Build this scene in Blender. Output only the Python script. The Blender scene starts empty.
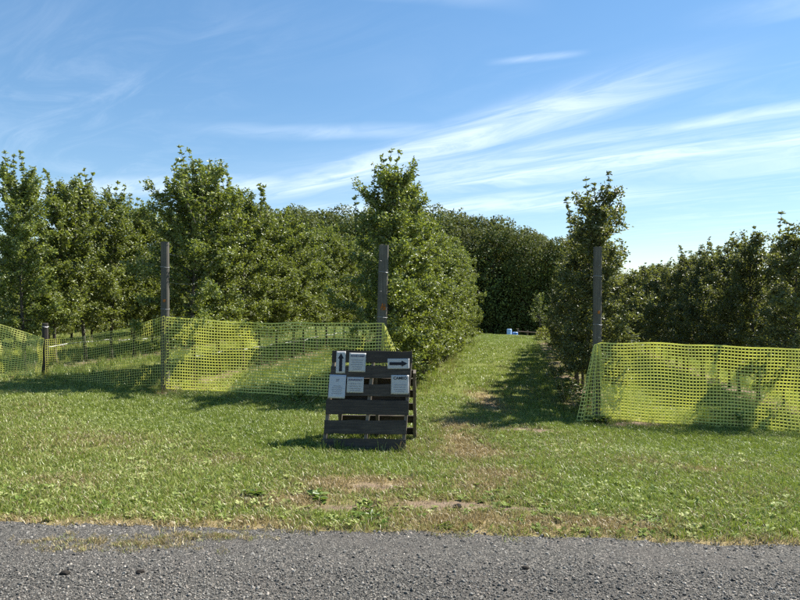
import bpy, bmesh, math
import numpy as np
from mathutils import Vector, Matrix, noise as mnoise

# ------------------------------------------------------------------ camera, sky, sun, exposure
scene = bpy.context.scene
root_col = scene.collection
R = math.radians
CAM_Z = 1.65
cam_data = bpy.data.cameras.new('camera')
cam_data.sensor_width = 36.0
cam_data.lens = 27.0                       # 600 px focal length on an 800 px wide picture
cam_data.clip_start = 0.05
cam_data.clip_end = 8000
cam = bpy.data.objects.new('camera', cam_data)
cam.location = (0, 0, CAM_Z)
cam.rotation_euler = (R(90.29), 0, 0)
root_col.objects.link(cam)
scene.camera = cam

SUN_EL = R(51)
SUN_AZ = math.atan2(0.872, 0.49)            # clockwise from +Y: to the right and a little ahead of the camera
world = bpy.data.worlds.new('World')
scene.world = world
world.use_nodes = True
SKY_STRENGTH = 0.078

sun_data = bpy.data.lights.new('sun', 'SUN')
sun_data.energy = 5.0
sun_data.angle = R(0.53)
sun_data.color = (1.0, 0.955, 0.88)
sun = bpy.data.objects.new('sun', sun_data)
sdir = Vector((math.sin(SUN_AZ) * math.cos(SUN_EL), math.cos(SUN_AZ) * math.cos(SUN_EL), math.sin(SUN_EL)))
sun.rotation_euler = sdir.to_track_quat('Z', 'Y').to_euler()
sun.location = sdir * 60
root_col.objects.link(sun)

scene.view_settings.view_transform = 'Standard'
scene.view_settings.look = 'None'
scene.view_settings.exposure = 1.25
scene.view_settings.gamma = 1.0
scene.view_settings.use_curve_mapping = False
scene.render.engine = 'CYCLES'
scene.cycles.max_bounces = 8
scene.cycles.transparent_max_bounces = 8
scene.cycles.transmission_bounces = 4
scene.cycles.use_denoising = False


# ------------------------------------------------------------------ node helper
class NT:
    def __init__(self, tree):
        self.t = tree
        tree.nodes.clear()

    def n(self, typ, ins=None, **props):
        nd = self.t.nodes.new(typ)
        for k, v in props.items():
            setattr(nd, k, v)
        for k, v in (ins or {}).items():
            self.put(nd, k, v)
        return nd

    def put(self, nd, k, v):
        s = nd.inputs[k]
        if isinstance(v, bpy.types.NodeSocket):
            self.t.links.new(v, s)
        elif isinstance(v, bpy.types.Node):
            self.t.links.new(v.outputs[0], s)
        else:
            if hasattr(s, 'default_value'):
                if isinstance(v, (tuple, list)) and len(v) == 3 and s.type == 'RGBA':
                    v = (*v, 1.0)
                s.default_value = v

    def mix(self, f, a, b, blend='MIX'):
        nd = self.t.nodes.new('ShaderNodeMix')
        nd.data_type = 'RGBA'
        nd.blend_type = blend
        self.put(nd, 0, f)
        self.put(nd, 6, a)
        self.put(nd, 7, b)
        return nd.outputs[2]

    def math(self, op, a, b=0.0, c=0.0, clamp=False):
        nd = self.t.nodes.new('ShaderNodeMath')
        nd.operation = op
        nd.use_clamp = clamp
        self.put(nd, 0, a)
        self.put(nd, 1, b)
        if op in ('MULTIPLY_ADD', 'SMOOTH_MIN', 'COMPARE'):
            self.put(nd, 2, c)
        return nd.outputs[0]

    def ramp(self, f, stops, interp='LINEAR'):
        nd = self.t.nodes.new('ShaderNodeValToRGB')
        nd.color_ramp.interpolation = interp
        els = nd.color_ramp.elements
        while len(els) < len(stops):
            els.new(0.5)
        for e, (p, c) in zip(els, stops):
            e.position = p
            e.color = (*c, 1.0) if len(c) == 3 else c
        self.put(nd, 0, f)
        return nd.outputs[0]

    def rng(self, f, a, b, c=0.0, d=1.0, smooth=True):
        nd = self.t.nodes.new('ShaderNodeMapRange')
        nd.interpolation_type = 'SMOOTHSTEP' if smooth else 'LINEAR'
        self.put(nd, 0, f)
        for i, v in enumerate((a, b, c, d)):
            nd.inputs[i + 1].default_value = v
        return nd.outputs[0]

    def noise(self, vec, scale, detail=4.0, rough=0.55, dist=0.0):
        nd = self.n('ShaderNodeTexNoise', {'Scale': scale, 'Detail': detail, 'Roughness': rough, 'Distortion': dist})
        if vec is not None:
            self.put(nd, 'Vector', vec)
        return nd


# ------------------------------------------------------------------ world: clear sky with cirrus streaks
def build_world():
    t = NT(world.node_tree)
    sky = t.n('ShaderNodeTexSky', sky_type='NISHITA')
    sky.sun_disc = False
    sky.sun_elevation = SUN_EL
    sky.sun_rotation = SUN_AZ
    sky.altitude = 0
    sky.air_density = 1.05
    sky.dust_density = 0.05
    sky.ozone_density = 2.6
    tc = t.n('ShaderNodeTexCoord')
    sep = t.n('ShaderNodeSeparateXYZ', {0: tc.outputs['Generated']})
    zz = t.math('MAXIMUM', sep.outputs[2], 0.02)
    zz = t.math('ADD', zz, 0.015)
    px = t.math('DIVIDE', sep.outputs[0], zz)
    py = t.math('DIVIDE', sep.outputs[1], zz)
    # along the streaks (a) and across them (b), on a flat cloud deck
    ca, sa = 0.76, -0.65
    a = t.math('ADD', t.math('MULTIPLY', px, ca), t.math('MULTIPLY', py, sa))
    b = t.math('ADD', t.math('MULTIPLY', px, -sa), t.math('MULTIPLY', py, ca))
    p1 = t.n('ShaderNodeCombineXYZ', {0: t.math('MULTIPLY', a, 0.16), 1: t.math('MULTIPLY', b, 0.85), 2: 3.1})
    warp = t.noise(p1, 1.3, 3, 0.5)
    wv = t.math('MULTIPLY', t.math('SUBTRACT', warp.outputs[0], 0.5), 1.1)
    b2 = t.math('ADD', b, wv)
    p2 = t.n('ShaderNodeCombineXYZ', {0: t.math('MULTIPLY', a, 0.42), 1: t.math('MULTIPLY', b2, 1.35), 2: 7.7})
    fine = t.noise(p2, 2.6, 9, 0.66, 0.9)
    p3 = t.n('ShaderNodeCombineXYZ', {0: t.math('MULTIPLY', a, 0.22), 1: t.math('MULTIPLY', b, 0.30), 2: 1.7})
    broad = t.noise(p3, 0.9, 3, 0.5)
    fib = t.rng(fine.outputs[0], 0.40, 0.78)
    # cirrus streaks, each along its own line on the deck
    wx = t.math('ADD', px, t.math('MULTIPLY', wv, 0.45))
    wy = t.math('ADD', py, t.math('MULTIPLY', wv, 0.45))

    def band(x0, y0, x1, y1, w, fade, amt):
        ln = math.hypot(x1 - x0, y1 - y0)
        dx, dy = (x1 - x0) / ln, (y1 - y0) / ln
        al = t.math('ADD', t.math('MULTIPLY', wx, dx), t.math('MULTIPLY', wy, dy))
        ac = t.math('ADD', t.math('MULTIPLY', wx, -dy), t.math('MULTIPLY', wy, dx))
        c0, a0 = -x0 * dy + y0 * dx, x0 * dx + y0 * dy
        m1 = t.rng(t.math('ABSOLUTE', t.math('SUBTRACT', ac, c0)), 0.0, w, amt, 0.0)
        m1 = t.math('MULTIPLY', m1, t.rng(al, a0 - fade, a0 + fade))
        return t.math('MULTIPLY', m1, t.rng(al, a0 + ln - fade * 0.6, a0 + ln + fade * 0.8, 1.0, 0.0))
    bands = band(-1.1, 5.08, 0.97, 2.63, 0.46, 0.9, 0.95)
    for args in ((0.2, 4.95, 2.9, 3.05, 0.55, 0.8, 1.0), (0.6, 3.75, 2.6, 2.50, 0.25, 0.6, 0.7), (-1.6, 6.5, 2.2, 5.1, 0.9, 1.2, 0.75), (-3.6, 5.0, -0.9, 4.6, 0.5, 0.9, 0.8), (-4.6, 7.4, 0.5, 6.6, 0.9, 1.2, 1.0), (-0.9, 3.3, 0.2, 3.2, 0.2, 0.5, 0.4), (0.35, 2.32, 0.6, 2.25, 0.06, 0.12, 0.4), (-0.6, 4.6, 3.2, 3.4, 1.2, 1.2, 0.6), (1.1, 1.9, 2.4, 1.35, 0.16, 0.3, 0.5), (-0.7, 1.75, 0.3, 1.9, 0.13, 0.3, 0.35)):
        bands = t.math('MAXIMUM', bands, band(*args))
    bands = t.math('MULTIPLY', bands, t.rng(fine.outputs[0], 0.28, 0.70, 0.18, 1.0))
    gen = t.math('MULTIPLY', fib, t.rng(broad.outputs[0], 0.36, 0.66))
    m = t.math('MAXIMUM', t.math('MULTIPLY', bands, 0.60), t.math('MULTIPLY', gen, 0.20))
    m = t.math('MULTIPLY', m, t.rng(sep.outputs[2], 0.015, 0.10))
    sc1 = t.n('ShaderNodeVectorMath', {0: sky.outputs[0], 1: (0.28, 0.28, 0.28)}, operation='MULTIPLY')
    gm = t.n('ShaderNodeGamma', {'Color': sc1.outputs[0], 'Gamma': 0.74})
    hsv = t.n('ShaderNodeHueSaturation', {'Saturation': 1.36, 'Value': 3.45, 'Color': gm.outputs[0]})
    cloud = (7.6, 8.2, 8.8)
    col = t.mix(m, hsv.outputs[0], cloud)
    bg = t.n('ShaderNodeBackground', {'Color': col, 'Strength': SKY_STRENGTH})
    out = t.n('ShaderNodeOutputWorld', {'Surface': bg.outputs[0]})


build_world()

# ------------------------------------------------------------------ ground and pixel helpers
TH = math.atan(0.20)                        # tree rows run 11 degrees to the right of the view
CT, ST = math.cos(TH), math.sin(TH)
ROW_U = {'far left': -9.8, 'left': -6.06, 'alley left': -2.23, 'alley right': 1.19, 'right': 4.7, 'far right': 8.3, 'outer left': -13.5, 'last left': -17.2}


def uv_of(x, y):
    return x * CT - y * ST, x * ST + y * CT


def xy_of(u, v):
    return u * CT + v * ST, -u * ST + v * CT


def sstep(a, b, x):
    t = np.clip((x - a) / (b - a), 0, 1)
    return t * t * (3 - 2 * t)


def gz(x, y):
    x = np.asarray(x, dtype=float)
    y = np.asarray(y, dtype=float)
    u, v = uv_of(x, y)
    w = u + 2.18
    edge = y - road_edge(x)
    z = sstep(0.1, 4.3, edge) * (-0.03 - 0.043 * 14 * np.tanh(w / 14))
    z = z + sstep(0.3, 2.0, edge) * 0.018 * (np.sin(x * 1.7 + 0.6 * y) + np.sin(y * 2.3 - x * 0.8 + 1.3)) * sstep(60, 30, y)
    t = np.maximum(v - 31, 0)
    z = z - 5.0 * (1 - np.exp(-(t / 30) ** 2))
    return z


def road_edge(x):
    x = np.asarray(x, dtype=float)
    return 4.31 - 0.075 * x - 0.004 * np.minimum(x * x, 40) + 0.014 * np.sin(x * 1.9 + 0.4) + 0.016 * np.sin(x * 5.3) + 0.012 * np.sin(x * 13.1 + 1)


def at(px, py, it=14):
    """ground point seen at pixel (px, py) of the 800 x 600 photograph"""
    y = 8.0
    for _ in range(it * 3):
        x = (px - 400) / 600 * y
        h = CAM_Z - float(gz(x, y))
        y = 0.5 * y + 0.5 * h * 600 / (py - 303)
    return (px - 400) / 600 * y, y


def pt(px, py, y):
    """point at depth y seen at pixel (px, py)"""
    return Vector(((px - 400) / 600 * y, y, CAM_Z - (py - 303) / 600 * y))


def tag(o, label=None, cat=None, group=None, kind=None):
    if label:
        o['label'] = label
    if cat:
        o['category'] = cat
    if group:
        o['group'] = group
    if kind:
        o['kind'] = kind
    return o


def link(o, parent=None):
    root_col.objects.link(o)
    if parent is not None:
        o.parent = parent
    return o


def empty(name, loc=(0, 0, 0), rz=0.0, parent=None):
    o = bpy.data.objects.new(name, None)
    o.location = loc
    o.rotation_euler = (0, 0, rz)
    o.empty_display_size = 0.1
    return link(o, parent)


def mesh_np(name, verts, faces, mat=None, smooth=False, attrs=None):
    """verts (n,3); faces: list of tuples or (m,k) array; attrs: dict of per-vertex float arrays"""
    me = bpy.data.meshes.new(name)
    verts = np.asarray(verts, dtype=np.float32)
    if isinstance(faces, np.ndarray):
        m, k = faces.shape
        me.vertices.add(len(verts))
        me.vertices.foreach_set('co', verts.ravel())
        me.loops.add(m * k)
        me.loops.foreach_set('vertex_index', faces.astype(np.int32).ravel())
        me.polygons.add(m)
        me.polygons.foreach_set('loop_start', np.arange(0, m * k, k, dtype=np.int32))
        me.polygons.foreach_set('loop_total', np.full(m, k, dtype=np.int32))
        me.update(calc_edges=True)
    else:
        me.from_pydata([tuple(map(float, v)) for v in verts], [], [tuple(map(int, f)) for f in faces])
        me.update()
    for k, v in (attrs or {}).items():
        a = me.attributes.new(k, 'FLOAT', 'POINT')
        a.data.foreach_set('value', np.asarray(v, dtype=np.float32))
    if smooth:
        me.polygons.foreach_set('use_smooth', np.ones(len(me.polygons), dtype=bool))
    if mat is not None:
        me.materials.append(mat)
    return me


def ob(name, me, parent=None):
    return link(bpy.data.objects.new(name, me), parent)


class MB:
    """collects simple solids into one mesh"""
    def __init__(self):
        self.v, self.f = [], []

    def box(self, c, s, rot=None, bev=0.0):
        c = Vector(c)
        hx, hy, hz = s[0] / 2, s[1] / 2, s[2] / 2
        b0 = len(self.v)
        if bev <= 0:
            for sx in (-1, 1):
                for sy in (-1, 1):
                    for sz in (-1, 1):
                        p = Vector((sx * hx, sy * hy, sz * hz))
                        self.v.append(c + (rot @ p if rot else p))
            for q in ((0, 1, 3, 2), (4, 6, 7, 5), (0, 4, 5, 1), (2, 3, 7, 6), (0, 2, 6, 4), (1, 5, 7, 3)):
                self.f.append(tuple(b0 + i for i in q))
        else:
            bm = bmesh.new()
            bmesh.ops.create_cube(bm, size=1.0)
            for v in bm.verts:
                v.co = Vector((v.co.x * s[0], v.co.y * s[1], v.co.z * s[2]))
            bmesh.ops.bevel(bm, geom=list(bm.edges), offset=bev, segments=1, affect='EDGES')
            bm.verts.index_update()
            for v in bm.verts:
                self.v.append(c + (rot @ v.co if rot else v.co))
            for f in bm.faces:
                self.f.append(tuple(b0 + v.index for v in f.verts))
            bm.free()
        return self

    def tube(self, pts, rads, n=6, cap=True):
        pts = [Vector(p) for p in pts]
        b0 = len(self.v)
        k = len(pts)
        for i, p in enumerate(pts):
            d = (pts[min(i + 1, k - 1)] - pts[max(i - 1, 0)])
            if d.length < 1e-9:
                d = Vector((0, 0, 1))
            d.normalize()
            ref = Vector((0, 0, 1)) if abs(d.z) < 0.9 else Vector((1, 0, 0))
            a = d.cross(ref).normalized()
            b = d.cross(a)
            r = rads[i] if hasattr(rads, '__len__') else rads
            for j in range(n):
                an = 2 * math.pi * j / n
                self.v.append(p + a * (math.cos(an) * r) + b * (math.sin(an) * r))
        for i in range(k - 1):
            for j in range(n):
                j2 = (j + 1) % n
                self.f.append((b0 + i * n + j, b0 + (i + 1) * n + j, b0 + (i + 1) * n + j2, b0 + i * n + j2))
        if cap:
            self.f.append(tuple(b0 + j for j in range(n)))
            self.f.append(tuple(b0 + (k - 1) * n + j for j in reversed(range(n))))
        return self

    def ribbon(self, pts, nrm, width_dir, w, th):
        """flat strip with thickness: pts (k,3), unit vectors nrm and width_dir per point"""
        b0 = len(self.v)
        k = len(pts)
        for p, nn, wd in zip(pts, nrm, width_dir):
            p, nn, wd = Vector(p), Vector(nn), Vector(wd)
            for sw, sn in ((-1, -1), (1, -1), (1, 1), (-1, 1)):
                self.v.append(p + wd * (sw * w / 2) + nn * (sn * th / 2))
        for i in range(k - 1):
            for j in range(4):
                j2 = (j + 1) % 4
                self.f.append((b0 + i * 4 + j, b0 + i * 4 + j2, b0 + (i + 1) * 4 + j2, b0 + (i + 1) * 4 + j))
        self.f.append((b0, b0 + 3, b0 + 2, b0 + 1))
        e = b0 + (k - 1) * 4
        self.f.append((e, e + 1, e + 2, e + 3))
        return self

    def mesh(self, name, mat, smooth=False):
        me = bpy.data.meshes.new(name)
        me.from_pydata([tuple(v) for v in self.v], [], self.f)
        me.update()
        if mat:
            me.materials.append(mat)
        if smooth:
            me.polygons.foreach_set('use_smooth', np.ones(len(me.polygons), dtype=bool))
        return me

    def build(self, name, mat, parent=None, smooth=False):
        return ob(name, self.mesh(name, mat, smooth), parent)


# ------------------------------------------------------------------ materials
def new_mat(name):
    m = bpy.data.materials.new(name)
    m.use_nodes = True
    return m, NT(m.node_tree)


def finish(t, shader, disp=None):
    o = t.n('ShaderNodeOutputMaterial')
    t.t.links.new(shader if isinstance(shader, bpy.types.NodeSocket) else shader.outputs[0], o.inputs['Surface'])


def leaf_mat(name, dark, mid, light, under, trans=(0.16, 0.24, 0.02), tfac=0.30, gloss=0.42, attr='GEOMETRY', rough=0.42):
    m, t = new_mat(name)
    a = t.n('ShaderNodeAttribute', attribute_name='tone', attribute_type=attr)
    oi = t.n('ShaderNodeObjectInfo')
    col = t.ramp(a.outputs['Fac'], [(0.0, dark), (0.5, mid), (1.0, light)])
    hs = t.n('ShaderNodeHueSaturation', {'Hue': t.math('MULTIPLY_ADD', oi.outputs['Random'], 0.03, 0.485),
                                         'Saturation': 1.0, 'Value': t.math('MULTIPLY_ADD', oi.outputs['Random'], 0.3, 0.85), 'Color': col})
    geo = t.n('ShaderNodeNewGeometry')
    c2 = t.mix(geo.outputs['Backfacing'], hs.outputs[0], under)
    p = t.n('ShaderNodeBsdfPrincipled', {'Base Color': c2, 'Roughness': rough, 'Specular IOR Level': gloss})
    tr = t.n('ShaderNodeBsdfTranslucent', {'Color': trans})
    mx = t.n('ShaderNodeMixShader', {0: tfac, 1: p.outputs[0], 2: tr.outputs[0]})
    finish(t, mx)
    return m


M = {}
M['leaf'] = leaf_mat('apple_leaf', (0.036, 0.056, 0.011), (0.118, 0.150, 0.028), (0.265, 0.285, 0.070), (0.18, 0.21, 0.10), trans=(0.30, 0.36, 0.035), tfac=0.25, gloss=0.42, rough=0.42)
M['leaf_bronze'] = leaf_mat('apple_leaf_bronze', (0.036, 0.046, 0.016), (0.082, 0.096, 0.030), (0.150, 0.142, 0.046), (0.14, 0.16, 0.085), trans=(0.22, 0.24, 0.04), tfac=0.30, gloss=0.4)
M['leaf_wood'] = leaf_mat('woodland_leaf', (0.036, 0.052, 0.015), (0.080, 0.108, 0.030), (0.140, 0.168, 0.050), (0.08, 0.095, 0.04), trans=(0.14, 0.16, 0.03), tfac=0.28, gloss=0.25, rough=0.6)
M['leaf_yellow'] = leaf_mat('yellow_leaf', (0.10, 0.13, 0.02), (0.20, 0.22, 0.03), (0.30, 0.28, 0.05), (0.2, 0.22, 0.08), trans=(0.3, 0.32, 0.05), tfac=0.3)
M['weed'] = leaf_mat('weed_leaf', (0.065, 0.110, 0.016), (0.165, 0.215, 0.045), (0.40, 0.41, 0.17), (0.14, 0.17, 0.09), trans=(0.20, 0.28, 0.03), tfac=0.25, gloss=0.12, attr='INSTANCER', rough=0.6)
M['weed_geo'] = leaf_mat('weed_clump_leaf', (0.055, 0.095, 0.018), (0.110, 0.160, 0.032), (0.20, 0.24, 0.06), (0.14, 0.17, 0.09), trans=(0.20, 0.28, 0.03), tfac=0.28)


def grass_mat():
    m, t = new_mat('grass_blade')
    tone = t.n('ShaderNodeAttribute', attribute_name='tone', attribute_type='INSTANCER').outputs['Fac']
    dry = t.n('ShaderNodeAttribute', attribute_name='dry', attribute_type='INSTANCER').outputs['Fac']
    bl = t.n('ShaderNodeAttribute', attribute_name='blade', attribute_type='GEOMETRY').outputs['Fac']
    g = t.ramp(t.math('MULTIPLY_ADD', bl, 0.5, t.math('MULTIPLY', tone, 0.6)), [(0.0, (0.070, 0.112, 0.016)), (0.5, (0.190, 0.240, 0.040)), (1.0, (0.360, 0.400, 0.120))])
    s = t.ramp(bl, [(0.0, (0.24, 0.175, 0.075)), (1.0, (0.46, 0.37, 0.19))])
    # a blade is straw or green; how many are straw depends on how dry the spot is
    f = t.rng(t.math('SUBTRACT', dry, t.math('MULTIPLY', bl, 0.85)), -0.12, 0.12)
    c = t.mix(f, g, s)
    p = t.n('ShaderNodeBsdfPrincipled', {'Base Color': c, 'Roughness': 0.42, 'Specular IOR Level': 0.5})
    tr = t.n('ShaderNodeBsdfTranslucent', {'Color': t.mix(f, (0.24, 0.32, 0.035), (0.3, 0.24, 0.1))})
    mx = t.n('ShaderNodeMixShader', {0: 0.27, 1: p.outputs[0], 2: tr.outputs[0]})
    finish(t, mx)
    return m


M['grass'] = grass_mat()


def bark_mat(name, c1, c2, scale=14):
    m, t = new_mat(name)
    tc = t.n('ShaderNodeTexCoord')
    mp = t.n('ShaderNodeMapping', {'Vector': tc.outputs['Object'], 'Scale': (1, 1, 0.25)})
    nz = t.noise(mp.outputs[0], scale, 6, 0.65)
    c = t.ramp(nz.outputs[0], [(0.3, c1), (0.7, c2)])
    bp = t.n('ShaderNodeBump', {'Strength': 0.5, 'Distance': 0.01, 'Height': nz.outputs[0]})
    p = t.n('ShaderNodeBsdfPrincipled', {'Base Color': c, 'Roughness': 0.85, 'Normal': bp.outputs[0]})
    finish(t, p)
    return m


M['bark'] = bark_mat('apple_bark', (0.03, 0.025, 0.020), (0.095, 0.083, 0.070), 20)
M['bark_wood'] = bark_mat('woodland_bark', (0.05, 0.042, 0.033), (0.12, 0.10, 0.08), 3)


def timber_mat(name, c1, c2, c3, axis='Z', grain=18.0, stain=None):
    m, t = new_mat(name)
    tc = t.n('ShaderNodeTexCoord')
    oi = t.n('ShaderNodeObjectInfo')
    off = t.n('ShaderNodeCombineXYZ', {0: t.math('MULTIPLY', oi.outputs['Random'], 13.0), 1: t.math('MULTIPLY', oi.outputs['Random'], 7.0), 2: t.math('MULTIPLY', oi.outputs['Random'], 29.0)})
    vec = t.n('ShaderNodeVectorMath', {0: tc.outputs['Object'], 1: off.outputs[0]}, operation='ADD')
    sc = {'Z': (1, 1, 0.05), 'X': (0.05, 1, 1)}[axis]
    mp = t.n('ShaderNodeMapping', {'Vector': vec.outputs[0], 'Scale': sc})
    g = t.noise(mp.outputs[0], grain * 4, 5, 0.6, 0.4)
    big = t.noise(vec.outputs[0], 5.0, 4, 0.6)
    c = t.ramp(g.outputs[0], [(0.28, c1), (0.55, c2), (0.8, c3)])
    c = t.mix(t.rng(big.outputs[0], 0.35, 0.7, 0.0, 0.55), c, stain or c1)
    c = t.mix(t.math('MULTIPLY', oi.outputs['Random'], 0.6), c, c1)
    bp = t.n('ShaderNodeBump', {'Strength': 0.6, 'Distance': 0.004, 'Height': g.outputs[0]})
    p = t.n('ShaderNodeBsdfPrincipled', {'Base Color': c, 'Roughness': 0.8, 'Specular IOR Level': 0.25, 'Normal': bp.outputs[0]})
    finish(t, p)
    return m


M['post'] = timber_mat('weathered_post', (0.075, 0.070, 0.060), (0.15, 0.14, 0.12), (0.24, 0.225, 0.195), 'Z', 14)
M['slat'] = timber_mat('pallet_slat', (0.036, 0.029, 0.023), (0.080, 0.066, 0.052), (0.170, 0.142, 0.108), 'X', 16, stain=(0.028, 0.027, 0.026))
M['stringer'] = timber_mat('pallet_stringer', (0.10, 0.085, 0.065), (0.21, 0.18, 0.14), (0.32, 0.28, 0.22), 'Z', 14)
M['stake'] = timber_mat('dark_stake', (0.03, 0.027, 0.023), (0.055, 0.05, 0.043), (0.09, 0.082, 0.07), 'Z', 14)
M['rail'] = timber_mat('rail_timber', (0.10, 0.07, 0.05), (0.20, 0.14, 0.11), (0.30, 0.22, 0.17), 'X', 8)


def plain(name, col, rough=0.5, spec=0.4, var=0.12, scale=30, metal=0.0, trans=None, tfac=0.3):
    m, t = new_mat(name)
    tc = t.n('ShaderNodeTexCoord')
    nz = t.noise(tc.outputs['Object'], scale, 4, 0.6)
    lo = tuple(c * (1 - var) for c in col)
    hi = tuple(min(1, c * (1 + var)) for c in col)
    c = t.ramp(nz.outputs[0], [(0.3, lo), (0.7, hi)])
    p = t.n('ShaderNodeBsdfPrincipled', {'Base Color': c, 'Roughness': rough, 'Specular IOR Level': spec, 'Metallic': metal})
    sh = p.outputs[0]
    if trans:
        tr = t.n('ShaderNodeBsdfTranslucent', {'Color': trans})
        sh = t.n('ShaderNodeMixShader', {0: tfac, 1: sh, 2: tr.outputs[0]}).outputs[0]
    finish(t, sh)
    return m


M['net'] = plain('yellow_net_plastic', (0.80, 0.80, 0.31), 0.45, 0.4, 0.12, 5, trans=(0.92, 0.92, 0.34), tfac=0.5)
M['paper'] = plain('white_paper', (0.50, 0.50, 0.49), 0.55, 0.3, 0.03, 12, trans=(0.7, 0.7, 0.68), tfac=0.15)
M['sleeve'] = plain('plastic_sleeved_paper', (0.48, 0.50, 0.53), 0.25, 0.5, 0.04, 10, trans=(0.6, 0.63, 0.66), tfac=0.12)
M['ink'] = plain('black_ink', (0.012, 0.012, 0.016), 0.6, 0.3, 0.1)
M['ink_grey'] = plain('grey_print', (0.22, 0.22, 0.24), 0.6, 0.3, 0.1)
M['ink_blue'] = plain('dark_blue_ink', (0.03, 0.028, 0.10), 0.6, 0.3, 0.1)
M['orange'] = plain('orange_paint', (0.36, 0.12, 0.015), 0.6, 0.3, 0.3, 40)
M['steel'] = plain('galvanised_steel', (0.45, 0.46, 0.47), 0.45, 0.5, 0.15, 60, metal=0.6)
M['hose'] = plain('drip_hose', (0.03, 0.03, 0.03), 0.5, 0.4, 0.1)
M['pale_hose'] = plain('pale_hose', (0.42, 0.43, 0.40), 0.5, 0.4, 0.1)
M['blue'] = plain('blue_plastic', (0.08, 0.20, 0.50), 0.4, 0.5, 0.1, 6)
M['light_blue'] = plain('pale_blue_plastic', (0.30, 0.46, 0.75), 0.4, 0.5, 0.1, 6)
M['dead'] = plain('dry_stalk', (0.45, 0.38, 0.24), 0.8, 0.2, 0.25, 30)
M['dark_debris'] = plain('dark_debris', (0.03, 0.026, 0.022), 0.9, 0.1, 0.3, 40)


def stone_mat():
    m, t = new_mat('gravel_stone')
    tone = t.n('ShaderNodeAttribute', attribute_name='tone', attribute_type='INSTANCER').outputs['Fac']
    tc = t.n('ShaderNodeTexCoord')
    nz = t.noise(tc.outputs['Object'], 60, 4, 0.6)
    c = t.ramp(tone, [(0.0, (0.032, 0.031, 0.027)), (0.45, (0.112, 0.107, 0.093)), (0.8, (0.245, 0.232, 0.203)), (0.93, (0.28, 0.235, 0.19)), (1.0, (0.46, 0.41, 0.34))])
    c = t.mix(t.rng(nz.outputs[0], 0.35, 0.7, 0, 0.4), c, (0.12, 0.112, 0.104))
    p = t.n('ShaderNodeBsdfPrincipled', {'Base Color': c, 'Roughness': 0.8, 'Specular IOR Level': 0.3})
    finish(t, p)
    return m


M['stone'] = stone_mat()


def road_mat():
    m, t = new_mat('gravel_road')
    tc = t.n('ShaderNodeTexCoord')
    v = tc.outputs['Object']
    vo = t.n('ShaderNodeTexVoronoi', {'Vector': v, 'Scale': 130.0})
    vo2 = t.n('ShaderNodeTexVoronoi', {'Vector': v, 'Scale': 320.0})
    big = t.noise(v, 1.6, 4, 0.6)
    sep = t.n('ShaderNodeSeparateColor', {0: vo.outputs['Color']})
    c = t.ramp(sep.outputs[0], [(0.0, (0.038, 0.036, 0.032)), (0.5, (0.096, 0.091, 0.080)), (0.85, (0.185, 0.175, 0.153)), (1.0, (0.38, 0.34, 0.28))])
    c = t.mix(t.rng(big.outputs[0], 0.4, 0.7, 0.0, 0.45), c, (0.13, 0.115, 0.10))
    h = t.math('SUBTRACT', 1.0, vo.outputs['Distance'])
    h = t.math('ADD', h, t.math('MULTIPLY', t.math('SUBTRACT', 1.0, vo2.outputs['Distance']), 0.4))
    bp = t.n('ShaderNodeBump', {'Strength': 1.0, 'Distance': 0.012, 'Height': h})
    p = t.n('ShaderNodeBsdfPrincipled', {'Base Color': c, 'Roughness': 0.9, 'Specular IOR Level': 0.2, 'Normal': bp.outputs[0]})
    finish(t, p)
    return m


def ground_mat():
    m, t = new_mat('meadow_ground')
    tc = t.n('ShaderNodeTexCoord')
    v = tc.outputs['Object']
    dirt = t.n('ShaderNodeAttribute', attribute_name='dirt').outputs['Fac']
    dry = t.n('ShaderNodeAttribute', attribute_name='dry').outputs['Fac']
    n1 = t.noise(v, 0.9, 5, 0.6)
    n2 = t.noise(v, 14, 5, 0.65)
    n3 = t.noise(v, 70, 4, 0.6)
    g = t.ramp(n2.outputs[0], [(0.25, (0.060, 0.078, 0.016)), (0.5, (0.120, 0.145, 0.029)), (0.75, (0.210, 0.222, 0.062))])
    g = t.mix(t.rng(n1.outputs[0], 0.35, 0.7, 0.0, 0.5), g, (0.125, 0.125, 0.038))
    straw = t.ramp(n3.outputs[0], [(0.3, (0.17, 0.125, 0.06)), (0.7, (0.33, 0.26, 0.13))])
    soil = t.ramp(n3.outputs[0], [(0.3, (0.13, 0.092, 0.062)), (0.7, (0.25, 0.185, 0.125))])
    f1 = t.rng(t.math('ADD', dry, t.math('MULTIPLY', t.math('SUBTRACT', n2.outputs[0], 0.5), 0.9)), 0.25, 0.75)
    c = t.mix(f1, g, straw)
    f2 = t.rng(t.math('ADD', dirt, t.math('MULTIPLY', t.math('SUBTRACT', n2.outputs[0], 0.5), 0.9)), 0.3, 0.75)
    c = t.mix(f2, c, soil)
    hh = t.math('ADD', n2.outputs[0], t.math('MULTIPLY', n3.outputs[0], 0.6))
    bp = t.n('ShaderNodeBump', {'Strength': 0.9, 'Distance': 0.03, 'Height': hh})
    p = t.n('ShaderNodeBsdfPrincipled', {'Base Color': c, 'Roughness': 0.9, 'Specular IOR Level': 0.15, 'Normal': bp.outputs[0]})
    finish(t, p)
    return m


M['road'] = road_mat()
M['ground'] = ground_mat()
M['hill'] = plain('wooded_hill', (0.05, 0.075, 0.06), 0.95, 0.05, 0.35, 0.02)

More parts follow.
